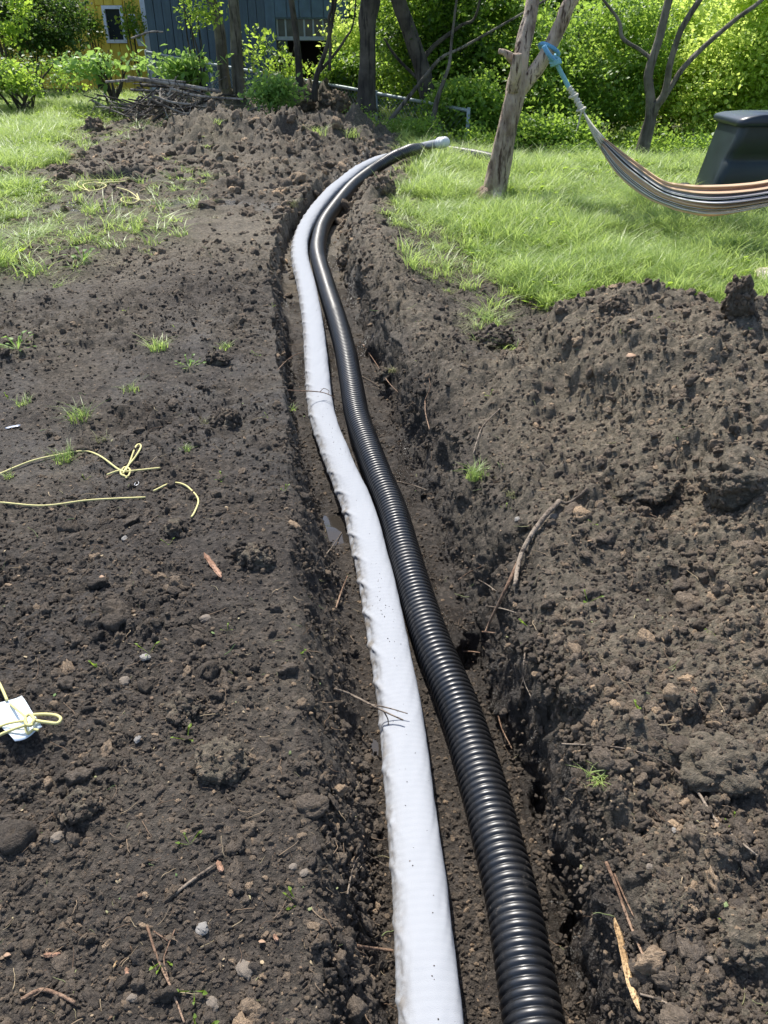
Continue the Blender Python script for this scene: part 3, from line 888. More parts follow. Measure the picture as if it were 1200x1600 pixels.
# grass tufts standing singly on the earth ------------------------------------
TUFTS = [ # px, py, size px, kind, label
 (125,655,38,0,'thick green grass tuft above the yellow string, biggest on the left earth'),
 (248,545,32,0,'flattened green grass tuft alone on the bare earth left of the pipes'),
 (100,720,34,0,'grass tuft that the upper yellow string lies across'),
 (38,632,26,1,'thin grass tuft at left, left of the thick tuft'),
 (158,690,24,1,'small grass tuft between the thick tuft and the yellow knot'),
 (205,612,30,1,'scruffy greyish grass patch just above the thick tuft'),
 (322,662,22,1,'pale grass tuft beside the dark clods near the trench bank'),
 (352,545,26,1,'dusty grass tuft right of the flattened tuft'),
 (28,545,28,2,'leafy green weed at the left edge above the grass tufts'),
 (290,703,16,1,'tiny dusty tuft right of the yellow knot loop'),
 (742,745,34,3,'bright leafy grass tuft hanging on the rim of the trench wall'),
 (933,1215,38,1,'straggly green plant on the lower trench rim at right'),
 (800,775,18,1,'small green sprig between bright tuft and the thick stick'),
 (500,212,26,0,'left one of two grass tufts on the far earth mound'),
 (550,214,26,0,'right one of two grass tufts on the far earth mound'),
 (293,270,26,1,'pale upright tuft on the earth right of the dark pit'),
 (459,322,22,1,'green tuft on the left trench wall where the pipes bend'),
 (455,640,16,1,'tiny green tuft left of the white pipe below the twig'),
 (612,580,16,1,'tiny green tuft on the right trench wall by thin roots'),
 (130,408,24,2,'dull leafy clump on the dark earth below the far grass patches'),
 (295,573,20,2,'grey-green flat weed left of the dark clod'),
 (15,745,16,1,'little tuft at the left edge by the start of the yellow string'),
]
for k, (a, b, s_, kd, lab) in enumerate(TUFTS):
    x, y, z = hit(a, b); ps = px_size(y, z)
    h_ = s_ * ps
    if kd == 2: me = weed_mesh('grass_tuft', 900 + k, 16, h_ * .38); mm = M_LEAF_V
    else:
        nb = {0: 70, 1: 34, 3: 90}[kd]
        me = tuft_mesh('grass_tuft', nb, h_ * (1.0 if kd != 1 else .8), h_ * .45, .0018 if ps < .003 else .0026, 800 + k, 1.4); mm = M_GRASS if kd != 1 else (M_GRASS if k % 2 else M_GRASSD)
    link('grass_tuft', me, mm, label=lab, cat='grass tuft', loc=(x, y, z - .004), group='grass tufts standing on the bare earth')

# ------------------------------------------------------------------ single clods
CLOD_PTS = []
CLODS = [ # px, py, w px, h px, squash, rough, label
 (345,1207,100,70,.62,.30,'round dark clod with fine roots alone on the lower left earth'),
 (283,1115,70,34,.5,.55,'pale flat clod in two lobes above the round dark clod'),
 (1135,1215,150,95,.55,.35,'big crumbly clod on the heap at the right edge, shadow below it'),
 (1022,768,96,70,.45,.45,'flat slab-like clod in the middle of the right heap'),
 (1160,762,150,95,.60,.35,'large smooth clod at the right edge beside the slab-like clod'),
 (1155,487,50,90,2.1,.48,'upright spike of earth on the crest of the right heap'),
 (400,880,74,42,.6,.40,'low dark clod left of the trench beside the orange wood chip'),
 (340,568,38,28,.8,.35,'black clod left of the trench beside the dusty tuft'),
 (352,662,50,34,.7,.40,'dark clod by the pale tuft at the trench bank'),
 (270,832,38,34,.8,.45,'torn dark clod below the end of the yellow string'),
 (596,300,46,30,.8,.40,'crumbly clod on the right bank where the pipes go out of sight'),
 (962,488,46,34,.9,.35,'knob of earth at the left end of the heap crest'),
 (770,540,74,34,.6,.40,'broken clod with a dark hollow at the foot of the lawn'),
 (1130,1140,50,34,.7,.35,'knobbly clod just above the big crumbly clod at right'),
 (1075,1105,40,40,.8,.30,'roundish clod on the heap left of the knobbly clod'),
 (146,202,30,20,.9,.4,'dark clod standing at the edge of the left lawn'),
 (8,278,26,24,.9,.4,'dark clod in the grass at the far left edge'),
 (462,165,56,38,.9,.4,'tall dark mound of earth at the foot of the thin trunks'),
 (520,172,60,34,.8,.45,'dark mound of earth left of the thick trunk'),
 (100,272,14,10,.9,.4,'small clod at the lawn edge above the long yellow string'),
 (1040,1420,80,44,.6,.4,'clod near the lower right corner left of the seedling'),
 (1170,1480,110,80,.6,.35,'large clod cut by the lower right edge of the picture'),
 (905,1090,60,44,.7,.4,'clod on the right trench rim above the straggly plant'),
 (45,1240,60,36,.6,.45,'lumpy dark clod near the left edge below the white card'),
 (120,1270,70,40,.6,.45,'long dark clod left of the round clod with roots'),
 (600,590,30,22,.8,.4,'small clod on the right trench wall by the black pipe'),
]
for k, (a, b, wpx, hpx, sq, ro, lab) in enumerate(CLODS):
    x, y, z = hit(a, b); ps = px_size(y, z)
    me = lump_mesh('soil_clod', 50 + k * 1.37, 5 if wpx > 44 else 4, ro, .16, 1.9)
    rw = wpx * ps / 2 * .86; me.transform(Matrix.Diagonal((rw, rw * .85, rw * sq, 1)))
    o = link('soil_clod', me, M_CLOD, label=lab, cat='clod', group='single clods lying on the earth')
    o.rotation_euler = (rnd.uniform(-.3, .3), rnd.uniform(-.3, .3), rnd.uniform(0, 6)) if sq < 2 else (.05, -.30, .4)
    o.location = (x, y + rw * .3, z + rw * sq * .12)
    M_ = Matrix.LocRotScale(o.location, o.rotation_euler, o.scale)
    vs = me.vertices; r_ = random.Random(k)
    for _ in range(int(260 if wpx > 44 else 80)):
        p = M_ @ vs[r_.randrange(len(vs))].co
        if p.z > z - rw * sq * .4: CLOD_PTS.append((p.x, p.y, p.z, ps * r_.uniform(1.2, 4.5)))
for _ in range(170):
    py_ = rnd.choice((rnd.gauss(690, 40), rnd.uniform(420, 1600), rnd.gauss(890, 50)))
    wx_ = np.interp(py_, [q_[1] for q_ in WHITE[::-1]], [q_[0] for q_ in WHITE[::-1]])
    gx_, gy_ = at_z(wx_, py_, -.1); i_ = int(np.argmin((PW[:, 1] - float(gy_)) ** 2))
    an = rnd.gauss(0, .5); q_ = PW[i_]
    CLOD_PTS.append((q_[0] + RW * .95 * math.sin(an), q_[1], q_[2] + RW * .74 * abs(math.cos(an)) ** .72 + .0005, rnd.uniform(.0006, .0015)))
build_crumbs()

# ------------------------------------------------------------------ sticks, roots, strings
def settle(P, px, k=6, over=.0):
    """a stiff thing bridges the hollows: its heights are evened out and it keeps its place in view"""
    z = P[:, 2].copy(); n = len(z)
    for _ in range(k):
        z[1:-1] = (z[:-2] + 2 * z[1:-1] + z[2:]) / 4
        if n > 3: z[0] = .5 * z[0] + .5 * z[1]; z[-1] = .5 * z[-1] + .5 * z[-2]
    z = z + np.clip(np.percentile(P[:, 2] - z, 75), 0, .02) + over
    x, y = at_z(px[:, 0], px[:, 1], z)
    return np.stack([x, y, z], 1)
def pxs(pts, n): return smooth_path([(p[0], p[1], 0) for p in pts], n)[:, :2]
def laid(pts, lift, n, k=6, over=0.0):
    q = pxs(pts, n); P = np.array([hit(a, b) for a, b in q]); P[:, 2] += lift
    return settle(P, q, k, over)
def stick(name, paths, r0, r1, m, label, cat, lift=.002, seg=7, rough=.18, group=None):
    mb = MB()
    for q, pts in enumerate(paths):
        P = laid(pts, r0 * .8 + lift, max(8, len(pts) * 4), 5, .002)
        n = len(P); k = 1 if q == 0 else .6
        v, f = tube(P, np.linspace(r0, r1, n) * k, seg, rough, 60, seed=q + 1); mb.add(v, f)
    o = mb.build(name, m, None, True, origin=tuple(np.array(mb.v).mean(0)), label=label, cat=cat, group=group); return o
stick('stick', [[(874,783),(847,812),(824,846),(811,877),(805,914)], [(874,783),(887,786),(905,775),(917,763)]], .0085, .0065, M_STICK,
      'thick curved grey stick lying down the slope of the right trench wall', 'stick', .006, 9)
stick('root', [[(810,878),(787,927),(771,959),(758,988)]], .0065, .003, M_ROOT, 'dark root running on below the thick stick', 'root')
stick('root', [[(782,638),(755,665),(745,690),(740,707)]], .003, .002, M_STICK, 'thin grey arched root above the bright leafy tuft', 'root')
stick('root', [[(664,625),(665,646),(671,671)], [(664,625),(672,605),(670,590)]], .003, .002, M_ROOT, 'reddish root on the right trench wall above the black pipe', 'root')
stick('root', [[(567,538),(587,567),(606,596),(622,613)]], .0028, .0018, M_ROOT, 'slanting thin root on the trench wall right of the black pipe bend', 'root')
stick('root', [[(566,588),(582,597),(600,608)], [(575,604),(590,606),(598,615)]], .0028, .0018, M_STICK, 'forked rootlet pointing at the black pipe', 'root')
stick('root', [[(432,580),(445,566),(460,555),(478,550)]], .0022, .0018, M_ROOT, 'arched thin root left of the white pipe above the twig', 'root')
stick('root', [[(543,1397),(548,1370),(555,1347),(567,1330)], [(567,1330),(585,1342),(603,1353)], [(555,1365),(566,1352),(568,1340)]], .002, .0013, M_STICK, 'branched pale rootlets on the left trench bank near the bottom', 'root')
stick('root', [[(556,1478),(575,1481),(600,1484),(614,1486)]], .004, .003, M_ROOT, 'stubby root touching the white pipe near the bottom of the picture', 'root', .02)
stick('root', [[(1053,1200),(1090,1237),(1120,1283),(1183,1337)], [(877,1162),(960,1167),(1013,1180),(1053,1200)]], .0035, .002, M_STICK, 'long thin root running over the heap past the big crumbly clod', 'root')
stick('root', [[(947,1347),(965,1390),(980,1433),(1013,1513)], [(960,1365),(975,1400),(990,1432)]], .0033, .002, M_ROOT, 'straight brown root above the yellow wood splinter', 'root')
stick('root', [[(1000,1553),(1025,1560),(1053,1573)]], .0022, .0016, M_STICK, 'thin pale root right of the splinter tip', 'root')
stick('root', [[(748,906),(762,914),(776,924)]], .002, .0013, M_STICK, 'pale rootlet left of the thick stick foot', 'root')
stick('root', [[(759,947),(785,951),(808,958)], [(759,965),(768,953),(780,948)]], .0024, .0013, M_STICK, 'pale crossing rootlet on the dark root', 'root')
stick('root', [[(753,987),(774,989)]], .0025, .0015, M_ROOT, 'short root at the lower end of the dark root', 'root')
stick('root', [[(716,906),(735,893),(753,885)]], .0018, .0012, M_ROOT, 'thin root in the hollow beside the black pipe', 'root')
stick('root', [[(716,1018),(735,1018),(750,1020)]], .003, .002, M_ROOT, 'short red-brown root just right of the black pipe in the middle', 'root')
stick('root', [[(778,1117),(785,1140),(800,1170)]], .0022, .0015, M_ROOT, 'thin reddish root right of the black pipe lower down', 'root')
stick('root', [[(820,1020),(818,1060),(830,1090)], [(818,1060),(812,1078)]], .0022, .001, M_STICK, 'hair-thin hanging root below the dark hollow in the right wall', 'root')
stick('root', [[(1083,1073),(1088,1090),(1097,1110)]], .002, .0015, M_ROOT, 'short brown root on the roundish clod', 'root')
stick('root', [[(620,752),(645,758),(668,766)]], .0025, .0015, M_STICK, 'pale rootlet beside the black pipe above the hollow', 'root')
stick('twig', [[(230,1447),(247,1500),(267,1543),(288,1598)], [(273,1453),(262,1480),(256,1503),(266,1540)], [(240,1455),(262,1470)]], .0024, .0018, M_ROOT, 'forked bare twig at the bottom left of the picture', 'twig')
stick('twig', [[(33,1562),(63,1547),(90,1553),(117,1567)]], .0038, .003, M_ROOT, 'curved brown twig in the bottom left corner', 'twig')
stick('twig', [[(275,1395),(305,1372),(337,1350)]], .0032, .0026, M_STICK, 'straight grey twig above the forked bare twig', 'twig')
stick('twig', [[(525,950),(533,925),(543,900)]], .003, .002, M_ROOT, 'short brown twig in the puddled trench floor', 'twig', .008)
stick('twig', [[(508,868),(522,850),(534,832)]], .0018, .0013, M_STICK, 'thin straw-coloured stem left of the white pipe', 'twig', .006)

stick('twig', [[(560,175),(555,200)]], .001, .001, M_STICK, 'thin stem standing on the far mound', 'twig') if False else None

# twigs that lie across the white pipe
def over_pipe(name, pts, r, m, label):
    mb = MB()
    for q, path in enumerate(pts):
        P = []
        for a, b, up in path:
            if up is None: x, y, z = hit(a, b); z += .004
            else:
                z = 0.0
                for _ in range(14):
                    x, y = at_z(a, b, z); z = .5 * z + .5 * (float(G(x, y)) - float(depth(y)) + 2 * RW + .012 + up)
            P.append((float(x), float(y), float(z)))
        P = smooth_path(P, 22); v, f = tube(P, np.linspace(r, r * .5, len(P)) * (1 if q == 0 else .6), 7, .2, 60); mb.add(v, f)
    return mb.build(name, m, None, True, origin=tuple(np.array(mb.v).mean(0)), label=label, cat='twig')
over_pipe('twig', [[(448, 611, None), (470, 611, .03), (482, 611, .03), (503, 613, .02), (517, 618, .01), (528, 626, -.03)], [(500,612,.022),(506,607,.03),(514,611,.02),(512,616,.01)]], .0034, M_ROOT, 'bent brown twig lying across the white pipe in the middle distance')
over_pipe('twig', [[(523, 1078, None), (547, 1085, .00), (587, 1105, .012), (612, 1117, .006), (630, 1125, .004)], [(575,1100,.01),(606,1106,.012),(637,1115,.006)], [(600,1112,.008),(606,1124,-.01),(607,1137,-.03)]], .0042, M_STICK, 'forked dry twig poking over the white pipe lower down')

# flat pieces of wood
def chip(name, pts, wpx, thick, m, label, cat):
    P = laid(pts, .004, 14, 30, .002); ps = px_size(P[0][1], P[0][2]); w_ = wpx * ps / 2
    T, S, U = frames(P); mb = MB(); n = len(P); V = []; Fc = []
    r = random.Random(int(pts[0][0]))
    for i in range(n):
        u = i / (n - 1); q = w_ * (min(1, u * 6 + .25) * min(1, (1 - u) * 5 + .2)) * r.uniform(.85, 1.15)
        for a, b in ((-1, -.5), (-.4, .6), (.35, .7), (1, -.4), (.3, -1), (-.4, -1)):
            V.append(tuple(P[i] + S[i] * a * q + U[i] * b * thick * r.uniform(.8, 1.2)))
    for i in range(n - 1):
        for k in range(6): Fc.append((i * 6 + k, i * 6 + (k + 1) % 6, (i + 1) * 6 + (k + 1) % 6, (i + 1) * 6 + k))
    Fc.append(tuple(range(5, -1, -1))); Fc.append(tuple((n - 1) * 6 + k for k in range(6)))
    mb.add(V, Fc)
    return mb.build(name, m, None, False, origin=tuple(P.mean(0)), label=label, cat=cat)
M_SPLIT = bark_material('split_wood', (.20, .11, .045), (.42, .27, .13), (.55, .38, .20), 60, (1, .12, 1), .5)
M_CHIP = bark_material('orange_wood', (.14, .07, .038), (.26, .14, .085), (.36, .22, .15), 60, (1, 1, 1), .4)
chip('wood_splinter', [(960,1435),(970,1467),(979,1510),(985,1535),(1000,1580)], 11, .004, M_SPLIT, 'long yellow-brown splinter of split wood at the lower right', 'splinter')
chip('wood_chip', [(319,864),(331,880),(346,902)], 8.5, .004, M_CHIP, 'orange-brown strip of bark wood left of the trench', 'wood chip')
chip('wood_chip', [(197,1512),(200,1526)], 7, .003, M_CHIP, 'small orange chip in the wet earth at the bottom left', 'wood chip')
chip('wood_chip', [(68,1492),(95,1490)], 8, .003, M_CHIP, 'reddish bark flake at the left of the small orange chip', 'wood chip')
chip('wood_chip', [(177,1512),(183,1500)], 4, .002, M_SPLIT, 'tiny pale sliver beside the small orange chip', 'wood chip')
chip('wood_chip', [(340,1345),(347,1362)], 9, .003, M_CHIP, 'pinkish chip at the upper end of the grey twig', 'wood chip')
chip('wood_chip', [(428,1460),(434,1470)], 6, .003, M_CHIP, 'curled brown chip on the bank near the stubby root', 'wood chip')

# stones
M_STONE = plain('pale_stone', (.23, .19, .15), .8, 14, .35, .5, bd=.1)
M_STONE_W = plain('whitish_stone', (.30, .28, .255), .75, 14, .25, .5, bd=.1)
for k, (a, b, r_, mm, lab) in enumerate([
 (383,1517,15,M_STONE,'biggest tan stone at the bottom left of the picture'),
 (316,1452,13,M_STONE_W,'oblong whitish stone right of the forked twig'),
 (320,968,10,M_STONE,'tan pebble below the low dark clod'),
 (227,1028,9,M_STONE_W,'pale grey pebble in the middle of the left earth'),
 (195,1065,9,M_STONE,'round grey-tan pebble below the pale grey pebble'),
 (1054,1298,6,M_STONE_W,'small bright pebble on the lower heap left of the long root'),
 (90,1310,11,M_STONE,'half-buried tan stone at the left below the dark clods'),
 (207,1560,9,M_STONE,'brown stubby stone near the bottom edge'),
 (333,1570,12,M_STONE,'dull stone by the bottom edge left of the trench'),
 (216,1155,7,M_STONE_W,'whitish pebble above the round dark clod'),
 (195,842,7,M_STONE_W,'white pebble below the loose end of the lower string'),
 (1110,1500,7,M_STONE,'light pebble by the large corner clod'),
 (863,808,8,M_STONE,'tan stone above the thick stick'),
 (808,812,6,M_STONE_W,'pale angular stone left of the thick stick'),
 (1015,1355,6,M_STONE,'small tan stone on the slope above the splinter'),
 (475,1365,8,M_STONE,'tan stone on the left bank beside the trench'),
 (458,1355,7,M_STONE,'pale brown stone left of the tan bank stone')]):
    x, y, z = hit(a, b); ps = px_size(y, z)
    o = link('stone', lump_mesh('stone', 300 + k * 2.1, 3, .3, .08), mm, label=lab, cat='stone', group='stones in the earth')
    o.scale = (r_ * ps * rnd.uniform(.9, 1.1), r_ * ps * rnd.uniform(.65, .9), r_ * ps * .55); o.location = (x, y, z + r_ * ps * .15)
    o.rotation_euler = (rnd.uniform(-.3, .3), rnd.uniform(-.3, .3), rnd.uniform(0, 6))
x, y, z = hit(1196, 452)
sl = link('stone_slab', lump_mesh('stone_slab', 77, 4, .22, .05), plain('bleached_slab', (.62, .54, .44), .8, 9, .2, .4, bd=.05),
          label='large pale cracked slab in the grass at the right edge', cat='slab')
ps = px_size(y, z); sl.scale = (.11, .11, .055); sl.location = (x + .06, y + .05, z + .05)

# dead leaves
M_DEAD = plain('dead_leaf', (.34, .22, .14), .7, 60, .3, .3)
for a, b, s_, lab in ((953, 846, 15, 'curled tan dead leaf on the heap above the middle'), (922, 850, 10, 'small tan dead leaf left of the curled leaf'),
                      (985, 560, 16, 'pinkish dead leaf high on the right heap'), (13, 1497, 12, 'brown dead leaf flake at the bottom left edge'),
                      (410, 1475, 12, 'curled brown leaf on the bank near the bottom'), (160, 905, 9, 'reddish leaf scrap in the left earth')):
    x, y, z = hit(a, b); ps = px_size(y, z); V = []; Fc = []
    leaf_quad(V, Fc, Vector((-s_ * ps * .5, 0, 0)), Vector((1, rnd.uniform(-.6, .6), .15)), s_ * ps, random.Random(int(a)))
    o = link('dead_leaf', new_mesh('dead_leaf', V, Fc), M_DEAD, label=lab, cat='dead leaf', group='dead leaves on the earth', loc=(x, y, z + .008))
    md = o.modifiers.new('thick', 'SOLIDIFY'); md.thickness = .0008

# yellow string
M_STRING = plain('yellow_string', (.62, .56, .24), .7, 400, .15, .4, bd=.002)
def string(name, paths, r, label, hump=0.006):
    mb = MB()
    for pts in paths:
        P = laid(pts, r, max(24, len(pts) * 7), 6, hump * .3 if hump < .015 else .035)
        v, f = tube(P, r, 8, .10, 300); mb.add(v, f)
    return mb.build(name, M_STRING, None, True, origin=tuple(np.array(mb.v).mean(0)), label=label, cat='string')
string('string', [[(-40,755),(0,740),(50,720),(100,709),(133,705),(157,713),(183,732),(195,737)],
                  [(195,737),(222,734),(250,731)], [(167,742),(180,737),(192,734)],
                  [(196,736),(203,722),(211,700),(217,694),(220,699),(210,716),(198,730),(192,740)],
                  [(188,738),(195,730),(203,734),(200,744),(190,742),(188,734)], [(192,741),(198,747)]], .0036,
       'upper yellow string ending in a knot with a loop', .01)
string('string', [[(-40,784),(0,785),(67,790),(133,782),(180,779),(227,777)], [(240,767),(267,755),(287,757),(303,770),(310,783),(304,800),(299,808)]], .0033,
       'lower yellow string crossing the left earth and curling down', .006)
string('string', [[(197,280),(170,281),(140,282),(123,284),(122,291),(135,297),(152,297),(166,290),(150,285),(130,289),(140,300)], [(197,283),(170,285),(150,287)]], .005,
       'far tangled yellow string in front of the dark pit', .02)
string('string', [[(183,293),(200,298),(213,307),(218,313),(243,313)], [(218,313),(205,318),(190,314),(192,309),(206,309),(218,313)], [(218,313),(214,303)]], .005,
       'far yellow string with a small bow right of the tangled one', .02)

# white card tied with yellow string
def build_card():
    cs = [hit(a, b) for a, b in ((-22, 1112), (33, 1084), (66, 1139), (18, 1160))]
    zt = max(c[2] for c in cs) + .026
    cn = []
    for a, b in ((-22, 1112), (33, 1084), (67, 1139), (24, 1159)):
        x, y = at_z(a, b, zt); cn.append(Vector((float(x), float(y), zt)))
    root = thing('card_tag', 'white plastic card tied up with knotted yellow string at the left edge', 'card', tuple(cn[0]))
    o3 = np.array(cn[0]); n = 12; V = []; Fc = []
    for i in range(n + 1):
        for j in range(n + 1):
            u, v = i / n, j / n
            p = cn[0] * (1 - u) * (1 - v) + cn[1] * u * (1 - v) + cn[2] * u * v + cn[3] * (1 - u) * v
            p = p + Vector((0, 0, .006 * math.sin(u * 5 + v * 3) + .004 * math.sin(v * 9)))
            V.append(tuple(np.array(p) - o3))
    for i in range(n):
        for j in range(n):
            q = i * (n + 1) + j; Fc.append((q, q + 1, q + n + 2, q + n + 1))
    m, t, b, _ = mat('card_plastic'); nz = tex(t, 30, 5, .6); nz2 = tex(t, 130, 3)
    c = mix(t, ramp(t, nz.outputs[0], [(.52, (0, 0, 0)), (.72, (.6, .6, .6))]), (.66, .74, .82), (.35, .33, .33))
    c = mix(t, ramp(t, nz2.outputs[0], [(.70, (0, 0, 0)), (.72, (1, 1, 1))]), c, (.05, .05, .06))
    t.links.new(c, b.inputs['Base Color']); b.inputs['Roughness'].default_value = .3
    cd = link('card', new_mesh('card', V, Fc), m, root); md = cd.modifiers.new('thick', 'SOLIDIFY'); md.thickness = .0015
    mb = MB()
    def line(pts, r, up):
        P = [(float(at_z(a, b, zt + u_)[0]), float(at_z(a, b, zt + u_)[1]), zt + u_) for (a, b), u_ in zip(pts, up)]
        P = smooth_path(P, 26) - o3; v, f = tube(P, r, 8, .08, 300); mb.add(v, f)
    line([(-4,1062),(4,1078),(11,1094)], .0034, [0, .008, .008])
    line([(16,1100),(28,1110),(40,1120)], .0032, [.006, .012, .016])
    line([(48,1117),(70,1116),(88,1118),(95,1123),(90,1130),(75,1129),(55,1126)], .0038, [.016, .012, .008, .008, .008, .012, .016])
    line([(-20,1146),(5,1133),(25,1128),(42,1126)], .0032, [0, .008, .012, .016])
    line([(-20,1158),(5,1146),(25,1138),(44,1132)], .0036, [0, .008, .012, .016])
    for k in range(5):
        a0 = k * 1.3; line([(46 + 7 * math.cos(a0 + s * 1.15), 1125 + 9 * math.sin(a0 + s * 1.15)) for s in range(5)], .0034, [.016 + .004 * ((k + s) % 3) for s in range(5)])
    line([(42,1128),(40,1138),(44,1146),(52,1140),(60,1141)], .003, [.014, .01, .006, .01, .01])
    mb.build('cord', M_STRING, root, True)
build_card()

# small ring and plastic scrap
x, y, z = hit(214, 758)
P = np.array([(x + .007 * math.cos(a) * 1.0, y + .013 * math.sin(a), z + .006) for a in np.linspace(0, 2 * math.pi, 25)])
v, f = tube(P, .0016, 6); P0 = P.mean(0)
link('metal_ring', new_mesh('metal_ring', np.array(v) - P0, f), plain('tin', (.5, .5, .5), .35, 50, .2, metal=.8), label='tiny oval metal ring below the knotted string', cat='ring', loc=tuple(P0))
chip('plastic_scrap', [(8,669),(20,666),(32,664)], 6, .002, plain('blue_plastic', (.35, .40, .50), .4, 40, .2), 'pale blue-grey plastic scrap at the left edge', 'plastic scrap')

# small litter: straw, fibres, seedlings
def build_litter():
    def fib(seed, L, r0):
        r = random.Random(seed); p = Vector((0, 0, 0)); d_ = Vector((1, 0, .05)); P = []
        for i in range(7):
            P.append(tuple(p)); p = p + d_ * L / 6; d_ = (d_ + Vector((r.uniform(-.35, .35), r.uniform(-.35, .35), r.uniform(-.15, .15)))).normalized()
        v, f = tube(P, np.linspace(r0, r0 * .5, 7), 4); return new_mesh('fibre', v, f)
    mf, t, b, _ = mat('fibres')
    c = ramp(t, rnd_out(t), [(0, (.10, .06, .035)), (.5, (.20, .14, .09)), (.8, (.36, .28, .17)), (1, (.10, .17, .05))])
    t.links.new(c, b.inputs['Base Color']); b.inputs['Roughness'].default_value = .8
    S_ = [source('fibre', fib(k, 1.0, .028), mf) for k in range(6)] + [source('flake', lump_mesh('flake', 90 + k, 1, .3, 0), mf) for k in range(2)]
    g = scatter_group(S_, 'litter_scatter')
    n = 4200; r = np.random.RandomState(5)
    y = np.exp(r.uniform(math.log(.5), math.log(7.5), n)); x = r.uniform(-1, 1, n) * (.54 * y + .7)
    keep = (r.uniform(0, 1, n) > grass_mask(x, y)); lf = np.interp(y, *LF); rf = np.interp(y, *RF)
    keep &= ~((x > lf + .03) & (x < rf - .02)); x, y = x[keep], y[keep]; n = len(x)
    idx = r.randint(0, 8, n); L = np.exp(r.uniform(math.log(.010), math.log(.045), n)) * (1 + .12 * y)
    scl = np.where(idx[:, None] < 6, L[:, None] * np.array([1, 1, 1]), L[:, None] * np.array([.13, .09, .04]))
    rot = np.stack([r.normal(0, .3, n), r.normal(0, .35, n), r.uniform(0, 6.28, n)], 1)
    scatter('plant_litter', np.stack([x, y, H(x, y) + .004], 1), rot, scl, idx, g, kind='stuff', label='straw, fine rootlets and flakes scattered over the earth', cat='litter')
    sg = scatter_group([source('sprout', weed_mesh('sprout', 70 + k, 3, .012), M_LEAF_B) for k in range(4)], 'sprout_scatter')
    n = 80; y = np.exp(r.uniform(math.log(.6), math.log(4.5), n)); x = r.uniform(-1, 1, n) * (.5 * y + .6)
    lf = np.interp(y, *LF); rf = np.interp(y, *RF); keep = ~((x > lf - .02) & (x < rf + .03)); x, y = x[keep], y[keep]; n = len(x)
    sc = r.uniform(.5, 1.1, n)[:, None] * np.ones((1, 3))
    scatter('seedlings', np.stack([x, y, H(x, y)], 1), np.stack([np.zeros(n), np.zeros(n), r.uniform(0, 6, n)], 1), sc, r.randint(0, 4, n), sg, kind='stuff', label='tiny green seedlings dotted over the bare earth', cat='seedlings')
build_litter()

# puddle on the trench floor
def build_puddle():
    m, t, b, _ = mat('muddy_water'); b.inputs['Base Color'].default_value = (.030, .026, .022, 1); b.inputs['Roughness'].default_value = .06
    n = tex(t, 30, 3); bump(t, b, n.outputs[0], .08, .004)
    y0, y1 = 1.25, 2.75; n_ = 60; V = []; Fc = []
    for i in range(n_ + 1):
        y = y0 + (y1 - y0) * i / n_; lf = float(np.interp(y, *LF)); o = np.argsort(PW[:, 1]); cx = float(np.interp(y, PW[o, 1], PW[o, 0]))
        xs_ = np.linspace(lf - .02, cx, 8)
        for xq in xs_: V.append((xq, y, float(G(xq, y)) - float(depth(y)) + .003 - .03 * (1 - min(1, i / 8, (n_ - i) / 8)) + .006 * math.sin(i * .9) * 0))
    for i in range(n_):
        for j in range(7): q = i * 8 + j; Fc.append((q, q + 1, q + 9, q + 8))
    link('puddle', new_mesh('puddle', V, Fc), m, kind='structure')
build_puddle()

# ------------------------------------------------------------------ trees
def limb(pts, Y, wpx, extra=None, seg=20, n=40, rough=.10, rscale=22, seed=1, mbuild=None, origin=(0, 0, 0), dy=None):
    """pts px positions at depth Y (dy: per point depth offsets), wpx: widths in pixels"""
    P = []; R = []
    for k, (a, b) in enumerate(pts):
        yy = Y + (dy[k] if dy else 0)
        x, y, z = at_y(a, b, yy); P.append((x, y, z)); R.append(wpx[k] * px_size(y, z) / 2)
    if extra:
        for e in extra: P.append(e[:3]); R.append(e[3])
    Q = smooth_path([p + (r,) for p, r in zip(P, R)], n)
    v, f = tube(Q[:, :3] - np.array(origin), np.maximum(Q[:, 3], .002), seg, rough, rscale, seed=seed)
    mbuild.add(v, f); return Q

def spray_mesh(name, seed, n, L, size):
    r = random.Random(seed); V = []; Fc = []
    for k in range(n):
        c = Vector((r.gauss(0, L), r.gauss(0, L), r.gauss(0, L * .7)))
        leaf_quad(V, Fc, c, Vector((r.uniform(-1, 1), r.uniform(-1, 1), r.uniform(-.7, .3))), size * r.uniform(.6, 1.25), r)
    return new_mesh(name, V, Fc)
SPR = {}
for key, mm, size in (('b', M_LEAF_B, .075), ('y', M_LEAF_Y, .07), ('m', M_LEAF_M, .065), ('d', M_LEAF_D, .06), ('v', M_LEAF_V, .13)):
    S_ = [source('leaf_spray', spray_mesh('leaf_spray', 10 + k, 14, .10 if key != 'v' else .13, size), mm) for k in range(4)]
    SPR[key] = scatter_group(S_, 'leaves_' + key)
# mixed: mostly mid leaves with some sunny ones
SPR['x'] = scatter_group([source('leaf_spray', spray_mesh('leaf_spray', 30 + k, 14, .10, .068), (M_LEAF_M, M_LEAF_B, M_LEAF_M, M_LEAF_D)[k]) for k in range(4)], 'leaves_x')

